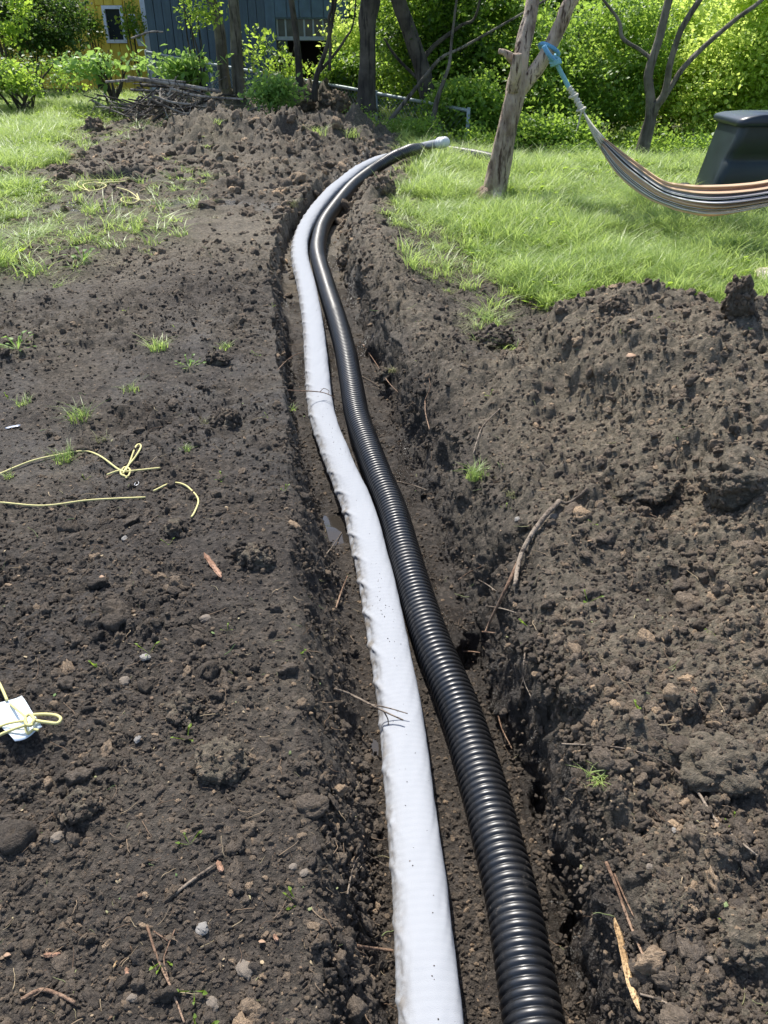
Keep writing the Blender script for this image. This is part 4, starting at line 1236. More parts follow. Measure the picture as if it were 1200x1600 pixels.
def foliage(name, parent, blobs, n, kind, seed, hollow=.35, gap=.0, scale=1.0, **kw):
    """blobs: (x, y, z, rx, ry, rz); leaves gathered in clumps through the volume"""
    r = np.random.RandomState(seed); vol = np.array([b[3] * b[4] * b[5] for b in blobs]) ** .66
    pick = r.choice(len(blobs), n, p=vol / vol.sum()); B = np.array(blobs)[pick]
    d_ = r.normal(0, 1, (n, 3)); d_ /= np.linalg.norm(d_, axis=1)[:, None]
    rad = (hollow + (1 - hollow) * r.uniform(0, 1, n)) ** .5
    p = B[:, :3] + d_ * rad[:, None] * B[:, 3:] * (1 + .18 * r.normal(0, 1, (n, 1)))
    s = 1.9
    nz = fbm(p[:, 0] * s + p[:, 1] * .9, p[:, 2] * s * 1.2 + p[:, 1] * .7, 3, seed + 7)
    k = nz > gap - .12 + r.uniform(-.1, .1, n); p = p[k]
    gzv = H(p[:, 0], p[:, 1], False) + .02; p[:, 2] = np.maximum(p[:, 2], gzv + r.uniform(0, .15, len(p)))
    n = len(p); org = np.array(parent.location) if parent is not None else 0
    rot = np.stack([r.normal(0, .5, n), r.normal(0, .5, n), r.uniform(0, 6.28, n)], 1)
    scl = (r.uniform(.6, 1.3, n) * scale)[:, None] * np.ones((1, 3))
    return scatter(name, p - org, rot, scl, r.randint(0, 4, n), SPR[kind], parent=parent, kind='stuff', **kw)

def tree(name, label, cat, base, limbs, material, crown=None, group=None, rough=.1, seg=18):
    root = thing(name, label, cat, base, group)
    mb = MB(); 
    for k, L in enumerate(limbs):
        limb(L['pts'], L['Y'], L['w'], L.get('extra'), seg if k == 0 else 12, L.get('n', 44), rough, L.get('rs', 22), seed=k + 3, mbuild=mb, origin=base, dy=L.get('dy'))
    mb.build('trunk', material, root, True)
    if crown: foliage('crown', root, **crown)
    return root

# hammock tree
HX, HY, HZ = hit(766, 316)
def hammock_tree():
    base = (HX, HY, HZ)
    root = thing('hammock_tree', 'leaning forked tree with pale flaking bark and broken stubs, hammock tied to it', 'tree', base)
    Y = HY
    def part(name, L, seg=30, n=110, **kw):
        mb = MB()
        for pts, wd, ex, dy in L: limb(pts, Y, wd, ex, seg, n, .17, 34, seed=len(pts), mbuild=mb, origin=base, dy=dy)
        return mb.build(name, M_BARK, root, True, **kw)
    tp = at_y(832, 0, Y + .1); tq = at_y(893, 0, Y - .1)
    part('trunk', [([(758,345),(764,322),(771,300),(783,247),(796,185),(805,146),(813,100),(818,70),(824,41),(832,0)], [50,42,37,33,30,32,25,24,24,21],
                    [(tp[0] + .12, tp[1] + .3, tp[2] + .8, .06), (tp[0] + .3, tp[1] + .5, tp[2] + 1.7, .035)], [0, 0, 0, 0, 0, 0, 0, .02, .05, .1])], 34, 150)
    part('limb', [([(806,150),(817,134),(842,103),(862,68),(878,34),(893,0)], [23,24,22,22,22,22], [(tq[0] + .35, tq[1] - .1, tq[2] + .6, .055), (tq[0] + .9, tq[1] - .2, tq[2] + 1.3, .03)], [0, 0, -.02, -.05, -.08, -.1])], 26, 100)
    part('broken_stub', [([(802,140),(806,110),(808,84)], [20,17,14], None, [-.05, -.12, -.14])], 18, 30)
    part('broken_stub', [([(806,96),(797,88),(788,82),(779,80)], [16,13,9,7], None, [-.03, -.05, -.06, -.06])], 16, 30)
    # roots flaring at the foot
    mb = MB()
    for a0 in (.3, 1.6, 2.7, 3.9, 5.2):
        P = [(math.cos(a0) * r_, math.sin(a0) * r_, .10 - r_ * .55) for r_ in (.05, .12, .20, .27)]
        v, f = tube(smooth_path(P, 10), np.linspace(.07, .02, 10), 10, .1, 20); mb.add(v, f)
    mb.build('root_flare', M_BARK, root, True)
    bl = [(tp[0] + .3, tp[1] + .6, tp[2] + 1.9, .7, .7, .4), (tq[0] + 1.0, tq[1] - .2, tq[2] + 1.7, .8, .8, .4)]
    foliage('crown', root, bl, 260, 'b', 5, 0.1, .0)
hammock_tree()

# hammock
def hammock():
    Y = HY - .12
    def P_(a, b, dy=0): return np.array(at_y(a, b, Y + dy - 1.75 * float(sst(870, 1120, a))))
    root_p = P_(862, 82)
    root = thing('hammock', 'striped tan, white and grey cloth hammock slung from the leaning tree', 'hammock', tuple(root_p))
    # strap round the limb
    c0 = P_(858, 78, .1); mb = MB()
    # loop wraps the limb: limb direction up-right
    ax = P_(872, 50) - P_(845, 100); ax /= np.linalg.norm(ax)
    e1 = np.cross(ax, [0, 1, 0]); e1 /= np.linalg.norm(e1); e2 = np.cross(ax, e1)
    rr = 16 * px_size(Y, 1)
    pts = [c0 + e1 * math.cos(a) * rr + e2 * math.sin(a) * rr + ax * .02 * math.sin(a) for a in np.linspace(0, 2 * math.pi, 30)]
    v, f = tube(np.array(pts) - root_p, .016, 8); mb.add(v, f)
    blue = plain('blue_strap', (.13, .34, .52), .7, 120, .25, .3); teal = plain('teal_strap', (.20, .42, .45), .7, 120, .25, .3)
    pts = smooth_path([P_(850,72,-.04),(P_(858,86,-.07)),P_(867,96,-.03)], 12); v, f = tube(pts - root_p, .018, 10, .08, 60); mb.add(v, f)
    mb.build('strap', blue, root, True)
    mb = MB()
    for k in range(3):
        cc = P_(866 + k * 1.5, 92 + k * 4, -.02); pts = [cc + np.array([math.cos(a) * .035, math.sin(a) * .03, math.sin(a * 1 + k) * .012]) for a in np.linspace(0, 6.3, 14)]
        v, f = tube(np.array(pts) - root_p, .012, 7); mb.add(v, f)
    v, f = tube(smooth_path([P_(868,96),P_(878,116),P_(890,139)], 16) - root_p, .018, 10, .06, 60); mb.add(v, f)
    mb.build('strap_tail', teal, root, True)
    cream = plain('cream_cord', (.55, .52, .42), .8, 160, .25, .5, bd=.01)
    mb = MB()
    v, f = tube(smooth_path([P_(889,137),P_(896,148),P_(904,162),P_(911,175)], 30) - root_p, .022 + .006 * np.sin(np.arange(30) * 1.7), 12, .12, 60); mb.add(v, f)
    for k, (a, b) in enumerate(((896,150),(908,171))):
        cc = P_(a, b); pts = [cc + np.array([math.cos(t_) * .03, math.sin(t_) * .03, math.cos(t_) * .012]) for t_ in np.linspace(0, 6.3, 12)]
        v, f = tube(np.array(pts) - root_p, .010, 7); mb.add(v, f)
    v, f = tube(smooth_path([P_(909,173,-.03),P_(906,185,-.03),P_(902,201,-.03)], 12) - root_p, .008, 6); mb.add(v, f)
    # clew cords fanning to the cloth
    for k in range(12):
        u = k / 11; t0 = P_(911, 174); t2 = P_(938 + 12 * u * .5, 231 - 15 * u, .04 * math.sin(k * 2.1)); t1 = (t0 + t2) / 2 + np.array([0, 0, -.01])
        v, f = tube(smooth_path([t0, t1, t2], 8) - root_p, .007, 5); mb.add(v, f)
    mb.build('cord', cream, root, True)
    # cloth
    up = [(930,208),(947,217),(987,247),(1033,280),(1067,288),(1100,290),(1150,288),(1200,281),(1260,262),(1320,226),(1362,190)]
    lo = [(930,214),(940,235),(967,274),(1007,306),(1040,321),(1067,330),(1117,336),(1200,321),(1266,304),(1326,252),(1366,200)]
    n = 150; U_ = smooth_path([(a, b, 0) for a, b in up], n); L_ = smooth_path([(a, b, 0) for a, b in lo], n)
    nv = 150; V = np.zeros((n, nv, 3)); vv = np.linspace(0, 1, nv); A = np.zeros((n, nv))
    folds = 7
    for i in range(n):
        s = i / (n - 1); env = min(1, s * 5, (1 - s) * 5) ** .7
        a = np.array(P_(U_[i, 0], U_[i, 1])); b = np.array(P_(L_[i, 0], L_[i, 1]))
        ph = vv * 2 * math.pi * folds + 2.0 * math.sin(s * 3) + .6 * np.sin(vv * 9 + s * 4)
        w_ = vv + .055 * np.sin(ph) * env          # overlaps: cloth doubles back
        hh = a[None, :] * (1 - w_[:, None]) + b[None, :] * w_[:, None]
        dpt = (.028 * np.cos(ph) + .010 * np.cos(ph * 2.3 + s * 5)) * (.25 + .75 * env) - .11 * np.sin(np.clip(w_, 0, 1) * math.pi) * env
        hh[:, 1] += dpt
        V[i] = hh; A[i] = vv
    V = (V.reshape(-1, 3) - root_p)
    i = np.arange(n - 1)[:, None] * nv; j = np.arange(nv - 1)[None, :]
    Fq = np.stack([i + j, i + j + 1, i + nv + j + 1, i + nv + j], -1).reshape(-1, 4)
    me = new_mesh('cloth', V, Fq)
    at_ = me.attributes.new('band', 'FLOAT', 'POINT'); at_.data.foreach_set('value', A.ravel().astype(np.float32))
    m, t, b, _ = mat('striped_cloth')
    an = t.nodes.new('ShaderNodeAttribute'); an.attribute_name = 'band'
    tan, wht, gry, blk, br = (.74, .54, .36), (.88, .86, .84), (.36, .34, .35), (.03, .03, .038), (.50, .37, .30)
    st = [(0, tan), (.10, br), (.13, tan), (.21, gry), (.27, wht), (.33, gry), (.355, wht), (.39, blk), (.42, gry), (.47, wht), (.52, tan), (.62, br), (.64, tan), (.72, blk), (.75, wht), (.81, gry), (.85, blk), (.88, wht), (.94, gry), (.97, tan)]
    c = ramp(t, an.outputs['Fac'], st, 'CONSTANT')
    t.links.new(c, b.inputs['Base Color']); b.inputs['Roughness'].default_value = .9
    nz = tex(t, 500, 2); bump(t, b, nz.outputs[0], .2, .002)
    tl = t.nodes.new('ShaderNodeBsdfTranslucent'); t.links.new(c, tl.inputs[0]); mx = t.nodes.new('ShaderNodeMixShader'); mx.inputs[0].default_value = .35
    t.links.new(b.outputs[0], mx.inputs[1]); t.links.new(tl.outputs[0], mx.inputs[2]); t.links.new(mx.outputs[0], _.inputs[0])
    cl = link('cloth', me, m, root); md = cl.modifiers.new('thick', 'SOLIDIFY'); md.thickness = .002
    mb = MB(); pe = P_(1364, 194); pt = P_(1460, 60)
    v, f = tube(smooth_path([pe, (pe + pt) / 2 + np.array([0, 0, -.02]), pt], 12) - root_p, .018, 8); mb.add(v, f)
    mb.build('end_cord', cream, root, True)
    # the other tree carrying it, just outside the picture
    bx, by = pt[0] + .06, pt[1]; bz = gz(bx, by)
    r2 = thing('support_tree', 'tree outside the right edge that carries the other end of the hammock', 'tree', (bx, by, bz))
    mb = MB(); v, f = tube(smooth_path([(0, 0, -.1), (.02, 0, .8), (0, .05, 2.0), (.1, .1, 3.6)], 40), np.linspace(.12, .06, 40), 16, .1, 22); mb.add(v, f)
    mb.build('trunk', M_BARK, r2, True)
hammock()

# right tree with four stems
bx, by, bz = hit(997, 262)
tree('forked_tree', 'slender grey tree splitting into several bare stems behind the hammock', 'tree', (bx, by, bz),
     [dict(pts=[(992,275),(998,255),(1006,225),(1013,200),(1017,180),(1016,150),(1013,117),(1022,85),(1030,60),(1045,0)], Y=by, w=[28,24,20,19,17,14,14,13,13,12], extra=[(at_y(1065,-60,by)[0], by, at_y(1065,-60,by)[2], .045), (at_y(1075,-130,by)[0], by, at_y(1075,-130,by)[2], .02)]),
      dict(pts=[(1016,188),(1026,165),(1037,150),(1043,125),(1047,100),(1063,50),(1093,0)], Y=by, w=[15,13,12,10.5,10,9,9], dy=[0, -.05, -.1, -.15, -.2, -.25, -.3], extra=[(at_y(1130,-70,by)[0], by - .4, at_y(1130,-70,by)[2], .02)]),
      dict(pts=[(1038,152),(1050,133),(1067,107),(1100,73),(1150,30),(1190,0)], Y=by, w=[9,8,8,7.5,7,6], dy=[-.1, -.1, -.1, 0, .1, .2], extra=[(at_y(1260,-60,by)[0], by + .3, at_y(1260,-60,by)[2], .015)]),
      dict(pts=[(1017,92),(1000,78),(973,60),(967,33),(943,0)], Y=by, w=[6,5.5,6,5,4], dy=[0, .05, .1, .1, .1], extra=[(at_y(900,-60,by)[0], by, at_y(900,-60,by)[2], .01)])],
     M_BARK_G, crown=dict(blobs=[(at_y(1075,-140,by)[0], by, at_y(1075,-140,by)[2] + .3, 1.3, 1.2, .6), (at_y(1240,-120,by)[0], by + .2, at_y(1240,-120,by)[2], .9, .9, .5)], n=160, kind='b', seed=9, gap=.0))

def simple_tree(name, label, pts, w, Y, bark, crown_n, kind, seed, dy=None, more=(), crown_r=(1.5, 1.4, .8), rise=1.2):
    base = at_y(pts[0][0], pts[0][1], Y); gzb = gz(base[0], base[1]); b = (base[0], base[1], min(base[2], gzb))
    top = at_y(pts[-1][0], pts[-1][1], Y); ps = px_size(Y, 2)
    dxp = (pts[-1][0] - pts[-2][0]) / max(1, pts[-2][1] - pts[-1][1])
    ex = [(top[0] + dxp * rise * .5, Y, top[2] + rise * .5, w[-1] * ps * .42), (top[0] + dxp * rise, Y, top[2] + rise, w[-1] * ps * .25)]
    limbs = [dict(pts=[(pts[0][0], pts[0][1] + 6)] + list(pts), Y=Y, w=[w[0] * 1.15] + list(w), extra=ex, rs=14)]
    for m_ in more: limbs.append(dict(pts=m_[0], Y=Y, w=m_[1], extra=[(at_y(*m_[0][-1], Y)[0] + m_[2] * 1.0, Y, at_y(*m_[0][-1], Y)[2] + .9, .015)] if len(m_) > 2 else None, rs=14))
    cr = None
    if crown_n:
        cr = dict(blobs=[(top[0] + dxp * rise, Y, top[2] + rise + .3, *crown_r), (top[0] + dxp * rise + crown_r[0] * .7, Y - .4, top[2] + rise + .1, crown_r[0] * .6, crown_r[1] * .6, crown_r[2] * .7)], n=crown_n, kind=kind, seed=seed, hollow=.1)
    return tree(name, label, 'tree', b, limbs, bark, cr, rough=.12)
simple_tree('tree', 'left trunk of the close pair standing before the blue shed', [(352,140),(347,90),(342,40),(330,0)], [19,17,17,16], 15.6, M_BARK_G, 500, 'x', 21)
simple_tree('tree', 'right straighter trunk of the close pair before the blue shed', [(374,142),(370,90),(368,40),(364,0)], [20,18,17,16], 15.4, M_BARK_G, 500, 'x', 22)
simple_tree('tree', 'single thin leaning trunk right of the blue shed wall', [(468,150),(467,105),(462,50),(455,0)], [13,11,10,9], 14.6, M_BARK_D, 260, 'x', 23)
simple_tree('tree', 'thin dark sapling that forks, right of the thin leaning trunk', [(491,152),(495,118),(507,85),(516,50),(524,0)], [11,8,7,6,5], 14.4, M_BARK_D, 200, 'b', 24,
            more=[([(496,116),(520,88),(540,60),(553,30)], [5,4,3.5,2.5], .1), ([(515,110),(516,70),(514,30),(520,0)], [5, 5, 4.5, 4], .05)])
simple_tree('tree', 'thick dark trunk standing alone in the middle of the background', [(572,168),(573,130),(575,60),(574,30),(579,0)], [33,27,24,27,30], 13.6, M_BARK_D, 700, 'x', 25,
            crown_r=(1.9, 1.5, .8))
simple_tree('tree', 'leaning shaggy dark trunk right of the thick trunk', [(672,172),(660,110),(640,50),(622,0)], [26,24,23,22], 14.2, M_BARK_D, 500, 'm', 26,
            more=[([(655,100),(680,70),(720,40),(745,20)], [9, 7, 5, 4], .1), ([(660,130),(620,90),(600,60)], [5, 4, 3])])
simple_tree('tree', 'bent grey trunk leaning in the dark thicket behind the hammock tree', [(608,190),(640,150),(664,120),(690,90),(730,70)], [7,6,6,5,4], 13.4, M_BARK_G, 0, 'm', 27)
simple_tree('tree', 'pale leaning stem in the thicket beside the fence end', [(675,200),(682,160),(692,130),(702,100),(706,60)], [9,8,6,5,4], 12.9, M_BARK_G, 0, 'm', 28)

# ------------------------------------------------------------------ shrubs and thicket
def shrub(name, label, cat, cx, cy, wpx, hpx, Y, n, kind, seed, stems=5, group=None, gap=-.02, ry=None, scale=1.0, grow=1.0):
    x, y, z = at_y(cx, cy, Y); ps = px_size(Y, z); rx = wpx * ps / 2; rz = hpx * ps / 2 * 1.15 * grow
    b = gz(x, Y); root = thing(name, label, cat, (x, Y, b), group)
    r = random.Random(seed); mb = MB()
    for k in range(stems):
        tx = r.uniform(-.7, .7) * rx; ty = r.uniform(-.4, .4); tz = max(.06, z - b + rz * r.uniform(.1, .8))
        P = smooth_path([(r.uniform(-.2, .2) * rx, 0, -.05), (tx * .5 + r.uniform(-.1, .1), ty * .5, tz * .5), (tx, ty, tz)], 14)
        v, f = tube(P, np.linspace(.022, .006, 14) * (1 + rx * .3), 6, .15, 20); mb.add(v, f)
    mb.build('stem', M_BARK_D, root, True)
    ry = ry or min(rx, 1.2)
    nb = max(3, int(rx * 3)); blobs = []
    for k in range(nb):
        q = (k + .5) / nb * 2 - 1
        blobs.append((x + q * rx * .8, Y + r.uniform(-.3, .3) * ry, z + r.uniform(-.25, .3) * rz, rx / nb * 2.0 + .15, ry * .8, rz * r.uniform(.65, .95)))
    foliage('foliage', root, blobs, n, kind, seed, .15, gap, scale)
    return root
# left
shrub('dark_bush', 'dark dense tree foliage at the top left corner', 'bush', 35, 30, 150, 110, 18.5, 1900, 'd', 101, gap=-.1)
shrub('bush', 'lighter bush hanging in at the extreme top left', 'bush', -5, 20, 60, 90, 16.6, 260, 'b', 102, gap=.05)
shrub('weed_bank', 'band of leafy weeds along the back of the left lawn', 'weeds', 25, 112, 200, 40, 15.2, 800, 'x', 103, stems=8, scale=.8, gap=.0)
shrub('vine_bush', 'light green grapevine with big leaves over the brush pile', 'vine', 165, 96, 120, 36, 14.6, 52, 'v', 104, stems=9, gap=.02, ry=.4, scale=.8)
shrub('vine_bush', 'small vine with big leaves low against the blue shed', 'vine', 284, 108, 46, 28, 14.9, 40, 'v', 105, stems=3, gap=-.4, ry=.3)
shrub('house_vine', 'dark green vine climbing on the yellow house wall', 'vine', 138, 36, 22, 44, 20.6, 90, 'm', 106, stems=4, ry=.25)
shrub('house_vine', 'thin green creeper on the yellow wall beside the white board', 'vine', 206, 30, 14, 50, 20.6, 34, 'b', 107, stems=3, ry=.2)
shrub('sapling', 'leafy sapling shoot hanging in front of the blue shed', 'sapling', 305, 18, 50, 60, 15.0, 34, 'b', 108, stems=4, gap=.12, ry=.5)
shrub('bush', 'small bright bush by the dark mound below the thin trunks', 'bush', 424, 148, 50, 36, 13.6, 90, 'v', 109, stems=4, gap=-.3, ry=.35, scale=.6)
# centre
shrub('sapling', 'leafy saplings filling the dark opening beside the shed', 'sapling', 440, 92, 80, 64, 15.8, 130, 'b', 110, gap=.06, ry=.5)
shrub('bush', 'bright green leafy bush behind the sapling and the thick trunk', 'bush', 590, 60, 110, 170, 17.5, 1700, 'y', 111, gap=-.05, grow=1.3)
shrub('bush', 'green shrub along the fence left of the thick trunk', 'bush', 545, 125, 50, 50, 15.5, 260, 'x', 112)
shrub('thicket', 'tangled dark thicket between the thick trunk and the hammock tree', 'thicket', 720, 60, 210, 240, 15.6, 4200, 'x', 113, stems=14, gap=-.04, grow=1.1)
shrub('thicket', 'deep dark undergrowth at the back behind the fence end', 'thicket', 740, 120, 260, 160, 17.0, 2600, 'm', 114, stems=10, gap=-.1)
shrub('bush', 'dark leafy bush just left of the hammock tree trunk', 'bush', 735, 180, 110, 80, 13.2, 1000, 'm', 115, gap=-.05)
shrub('weed_bank', 'fresh green weeds on the ground beyond the white pipe end', 'weeds', 650, 205, 170, 34, 12.4, 420, 'm', 116, stems=6, scale=.6, ry=.5)
shrub('weed_bank', 'sunlit low weeds right of the white pipe end', 'weeds', 740, 222, 90, 24, 11.6, 200, 'b', 130, stems=4, scale=.55, ry=.4)
# right
shrub('bush', 'dark hedge bush between the hammock tree and its rope', 'bush', 900, 130, 230, 210, 14.8, 4200, 'm', 117, gap=-.1, stems=8)
shrub('bush', 'low green bush behind the foot of the hammock tree', 'bush', 850, 215, 120, 50, 12.8, 700, 'm', 118, scale=.8)
shrub('bush', 'bright yellow-green bush behind the four-stemmed tree', 'bush', 1060, 60, 240, 210, 16.5, 4000, 'y', 119, gap=-.1, grow=1.2, stems=7)
shrub('bush', 'tall sunlit bush above the dark bin at the right edge', 'bush', 1200, 90, 260, 260, 15.0, 4600, 'y', 120, gap=-.1, grow=1.1, stems=7)
shrub('bush', 'shaded undergrowth left of the dark bin', 'bush', 1070, 235, 170, 70, 13.2, 1100, 'm', 121, scale=.85)
shrub('weed_bank', 'leafy weeds under the hammock at the right edge', 'weeds', 1180, 345, 110, 40, 7.2, 240, 'b', 122, scale=.35, stems=5, ry=.4)
shrub('weed_bank', 'knee-high weeds between hammock tree and slender tree', 'weeds', 925, 243, 140, 26, 11.4, 380, 'm', 123, scale=.55, stems=5, ry=.5)
# far backdrop of woods
for k, (cx, wpx, Y, kd, lab) in enumerate([(-150, 500, 26, 'm', 'far green wood left of the yellow house'), (480, 400, 27, 'y', 'far sunlit wood behind the shed roof'),  # pale leaves here stand in for bright sky showing through gaps
                                          (760, 420, 24, 'm', 'far wood behind the dark thicket'), (1050, 480, 25, 'y', 'far bright wood behind the right bushes'), (1400, 500, 22, 'b', 'far bright wood beyond the right edge')]):
    shrub('wood', lab, 'wood', cx, 20, wpx, 300, Y, 3600, kd, 140 + k, stems=9, gap=-.35, ry=1.6, scale=2.0)['kind'] = 'stuff'

# ------------------------------------------------------------------ house, shed, fence, brush
def house():
    Y = 21.5; x0 = at_y(100, 40, Y)[0]; x1 = at_y(231, 40, Y)[0]; b = gz((x0 + x1) / 2, Y) - .1; top = 3.6
    yel = plain('yellow_paint', (.80, .56, .06), .6, 9, .18, .2, stretch=(1, 1, .2)); wht = plain('white_trim', (.78, .79, .82), .5, 12, .1)
    root = thing('yellow_house', 'yellow board-sided house with a small white-framed window behind the vines', 'house', (x0, Y, b))
    o = (x0, Y, b)
    wx0, _, wt = at_y(163, 14, Y); wx1 = at_y(186, 14, Y)[0]; wb = at_y(172, 62, Y)[2]
    mb = MB(); w_ = x1 - x0 - .12
    mb.box(-2.5, wx0 - x0, .08, 5, 0, top - b); mb.box(wx1 - x0, w_, .08, 5, 0, top - b)
    mb.box(wx0 - x0, wx1 - x0, .08, 5, wt - b, top - b); mb.box(wx0 - x0, wx1 - x0, .08, 5, 0, wb - b)
    mb.build('wall', yel, root)
    bw = .22; k = 0; xq = -2.5
    bme = None
    while xq < w_ - .02:
        xe = min(xq + bw - .018, w_)
        segs = [(0, top - b)]
        if xe > wx0 - x0 - .06 and xq < wx1 - x0 + .06: segs = [(0, wb - b - .08), (wt - b + .08, top - b)]
        for z0, z1 in segs:
            m_ = MB(); m_.box(xq, xe, .04, .079, z0, z1); m_.build('board', yel, root)
        xq += bw
    f_ = MB(); t_ = .07
    f_.box(wx0 - x0 - t_, wx1 - x0 + t_, 0, .10, wt - b, wt - b + t_); f_.box(wx0 - x0 - t_, wx1 - x0 + t_, 0, .10, wb - b - t_, wb - b)
    f_.box(wx0 - x0 - t_, wx0 - x0, 0, .10, wb - b, wt - b); f_.box(wx1 - x0, wx1 - x0 + t_, 0, .10, wb - b, wt - b)
    win = f_.build('window', wht, root)
    g_ = MB(); g_.box(wx0 - x0, wx1 - x0, .06, .075, wb - b, wt - b)
    gm_, t, bb, _ = mat('window_glass'); bb.inputs['Base Color'].default_value = (.03, .035, .04, 1); bb.inputs['Roughness'].default_value = .15
    g_.build('pane', gm_, win)
    c_ = MB(); c_.box(w_, w_ + .13, .0, 5, 0, top - b); c_.build('corner_trim', wht, root)
    r_ = MB(); r_.add([(-2.9, -.5, top - b), (w_ + .5, -.5, top - b), (w_ + .5, 5.5, top - b), (-2.9, 5.5, top - b), (-2.9, 2.5, top - b + 1.5), (w_ + .5, 2.5, top - b + 1.5)],
                     [(0, 1, 5, 4), (2, 3, 4, 5), (0, 4, 3), (1, 2, 5), (3, 2, 1, 0)])
    r_.build('roof', plain('roof_shingle', (.10, .09, .085), .9, 30, .3, .4), root)
    # leaning white board
    a = np.array(at_y(205, 22, Y - .3)); c = np.array(at_y(221, 72, Y - .5)); P = smooth_path([tuple(a), tuple((a + c) / 2), tuple(c)], 4)
    V = []; 
    for p in (a, c):
        for dx, dy in ((-.07, 0), (.07, 0), (.07, .03), (-.07, .03)): V.append((p[0] + dx, p[1] + dy, p[2]))
    V = np.array(V); mb = MB(); mb.add(V - V.mean(0), [(0, 1, 2, 3), (7, 6, 5, 4), (0, 4, 5, 1), (1, 5, 6, 2), (2, 6, 7, 3), (3, 7, 4, 0)])
    ob = mb.build('leaning_board', wht, None, label='pale board leaning on the yellow house wall beside the white corner', cat='board'); ob.location = tuple(V.mean(0))
house()

def shed():
    Y = 19.2; X = lambda p: at_y(p, 60, Y)[0]; Z = lambda q, p=350: at_y(p, q, Y)[2]
    xl, xm, xr = X(233), X(417), X(545); b = gz(xl, Y) - .15; top = 3.1
    blue = plain('blue_siding', (.050, .083, .118), .55, 5, .30, .15, stretch=(2.5, 1, .35)); blue2 = plain('blue_panel', (.065, .115, .165), .5, 6, .2, .1)
    wht = plain('shed_white', (.27, .31, .33), .5, 12, .15); drk = plain('shed_dark', (.035, .035, .035), .8, 10, .2)
    root = thing('blue_shed', 'blue-grey shed with vertical siding, a glazed band and a dark open bay', 'shed', (xl, Y, b)); o = np.array((xl, Y, b))
    mb = MB(); mb.box(0, xm - xl, .06, 4, 0, top - b); mb.build('wall', blue, root)
    nb = 14; bw = (xm - xl) / nb
    for k in range(nb):
        m_ = MB(); q = rnd.uniform(0, .012)
        m_.box(k * bw + .006, (k + 1) * bw - .006, .0 - q, .058, 0, top - b); m_.build('siding_panel', blue, root)
    # corner post (bluer)
    m_ = MB(); m_.box(xm - xl, xm - xl + .20, -.03, .3, 0, top - b); m_.build('corner_post', blue2, root)
    xs = xm - xl + .20; xe = xr - xl
    zt = Z(30, 480) - b; zw = Z(57, 480) - b; zs = Z(63, 480) - b
    m_ = MB(); m_.box(xs, xe, .0, .10, zt, top - b); m_.build('fascia', blue2, root)
    for k in range(6):
        m_ = MB(); w_ = (xe - xs) / 6; m_.box(xs + k * w_ + .01, xs + (k + 1) * w_ - .01, -.03, -.002, zt + .03, top - b); m_.build('fascia_panel', blue2, root)
    m_ = MB(); m_.box(xs, xe, .02, .12, zw - (zw - zs), zw); s_ = m_.build('sill', wht, root)
    pane, t, bb, _ = mat('shed_glass'); nz = tex(t, 4, 3); t.links.new(ramp(t, nz.outputs[0], [(.3, (.015, .02, .02)), (.7, (.06, .08, .075))]), bb.inputs['Base Color']); bb.inputs['Roughness'].default_value = .2
    xx = [X(p) - xl for p in (434, 447, 461, 476, 490, 505, 520, 535)]
    prev = xs
    for k, q in enumerate(xx + [xe]):
        f_ = MB(); f_.box(q - .018, q + .018, .03, .07, zw, zt); win = f_.build('window_bar', wht, root)
        g_ = MB(); g_.box(prev + .018, q - .018, .045, .055, zw, zt); g_.build('pane', pane, win); prev = q
    m_ = MB(); m_.box(xs, xe, 2.2, 2.3, 0, zs); m_.box(xe, xe + .1, 0.02, 2.3, 0, zs); m_.box(xs, xe, .1, 2.2, zs - .02, zs - .004); m_.build('bay_back', drk, root)
    r_ = MB(); r_.box(-.3, xe + .4, -.35, 4.2, top - b, top - b + .12); r_.build('roof', plain('shed_roof', (.12, .12, .12), .8, 14, .2), root)
shed()

def fence():
    pts = [(228,81,19.0),(300,95,17.9),(410,114,16.6),(540,137,14.9),(620,152,14.0),(682,163,13.2),(732,173,12.7)]
    P = np.array([at_y(a, b, y) for a, b, y in pts]); org = P[3].copy(); org[2] = gz(org[0], org[1])
    root = thing('chain_link_fence', 'old chain-link fence with a grey top rail running behind the trunks', 'fence', tuple(org))
    met = plain('galvanised', (.26, .30, .30), .5, 18, .25, metal=.3)
    mb = MB(); v, f = tube(smooth_path([tuple(p) for p in P], 60) - org, .026, 10); mb.add(v, f); mb.build('top_rail', met, root, True)
    S = smooth_path([tuple(p) for p in P], 9)
    for p in S[[0, 2, 4, 6, 8]]:
        g_ = gz(p[0], p[1]); mb = MB(); v, f = tube(np.array([(p[0], p[1], g_ - .1), (p[0], p[1], p[2] + .04)]) - org, .028, 10); mb.add(v, f); mb.build('post', met, root, True)
    # wire mesh
    D = smooth_path([tuple(p) for p in P], 200); L = arc(D); mb = MB(); st = .085
    s = np.arange(0, L[-1], st)
    for sg in (1, -1):
        for s0 in np.arange(-1.0, L[-1] + 1, st):
            hh = .75; s1 = s0 + sg * hh
            a, c = s0, s1
            if min(a, c) < 0 or max(a, c) > L[-1]: continue
            q0 = resample(D, np.array([a]))[0]; q1 = resample(D, np.array([c]))[0]; q1 = q1.copy(); q1[2] -= hh
            v, f = tube(np.array([q0, q1]) - org, .0022, 3, cap=False); mb.add(v, f)
    mb.build('wire_mesh', met, root, kind='stuff')
fence()

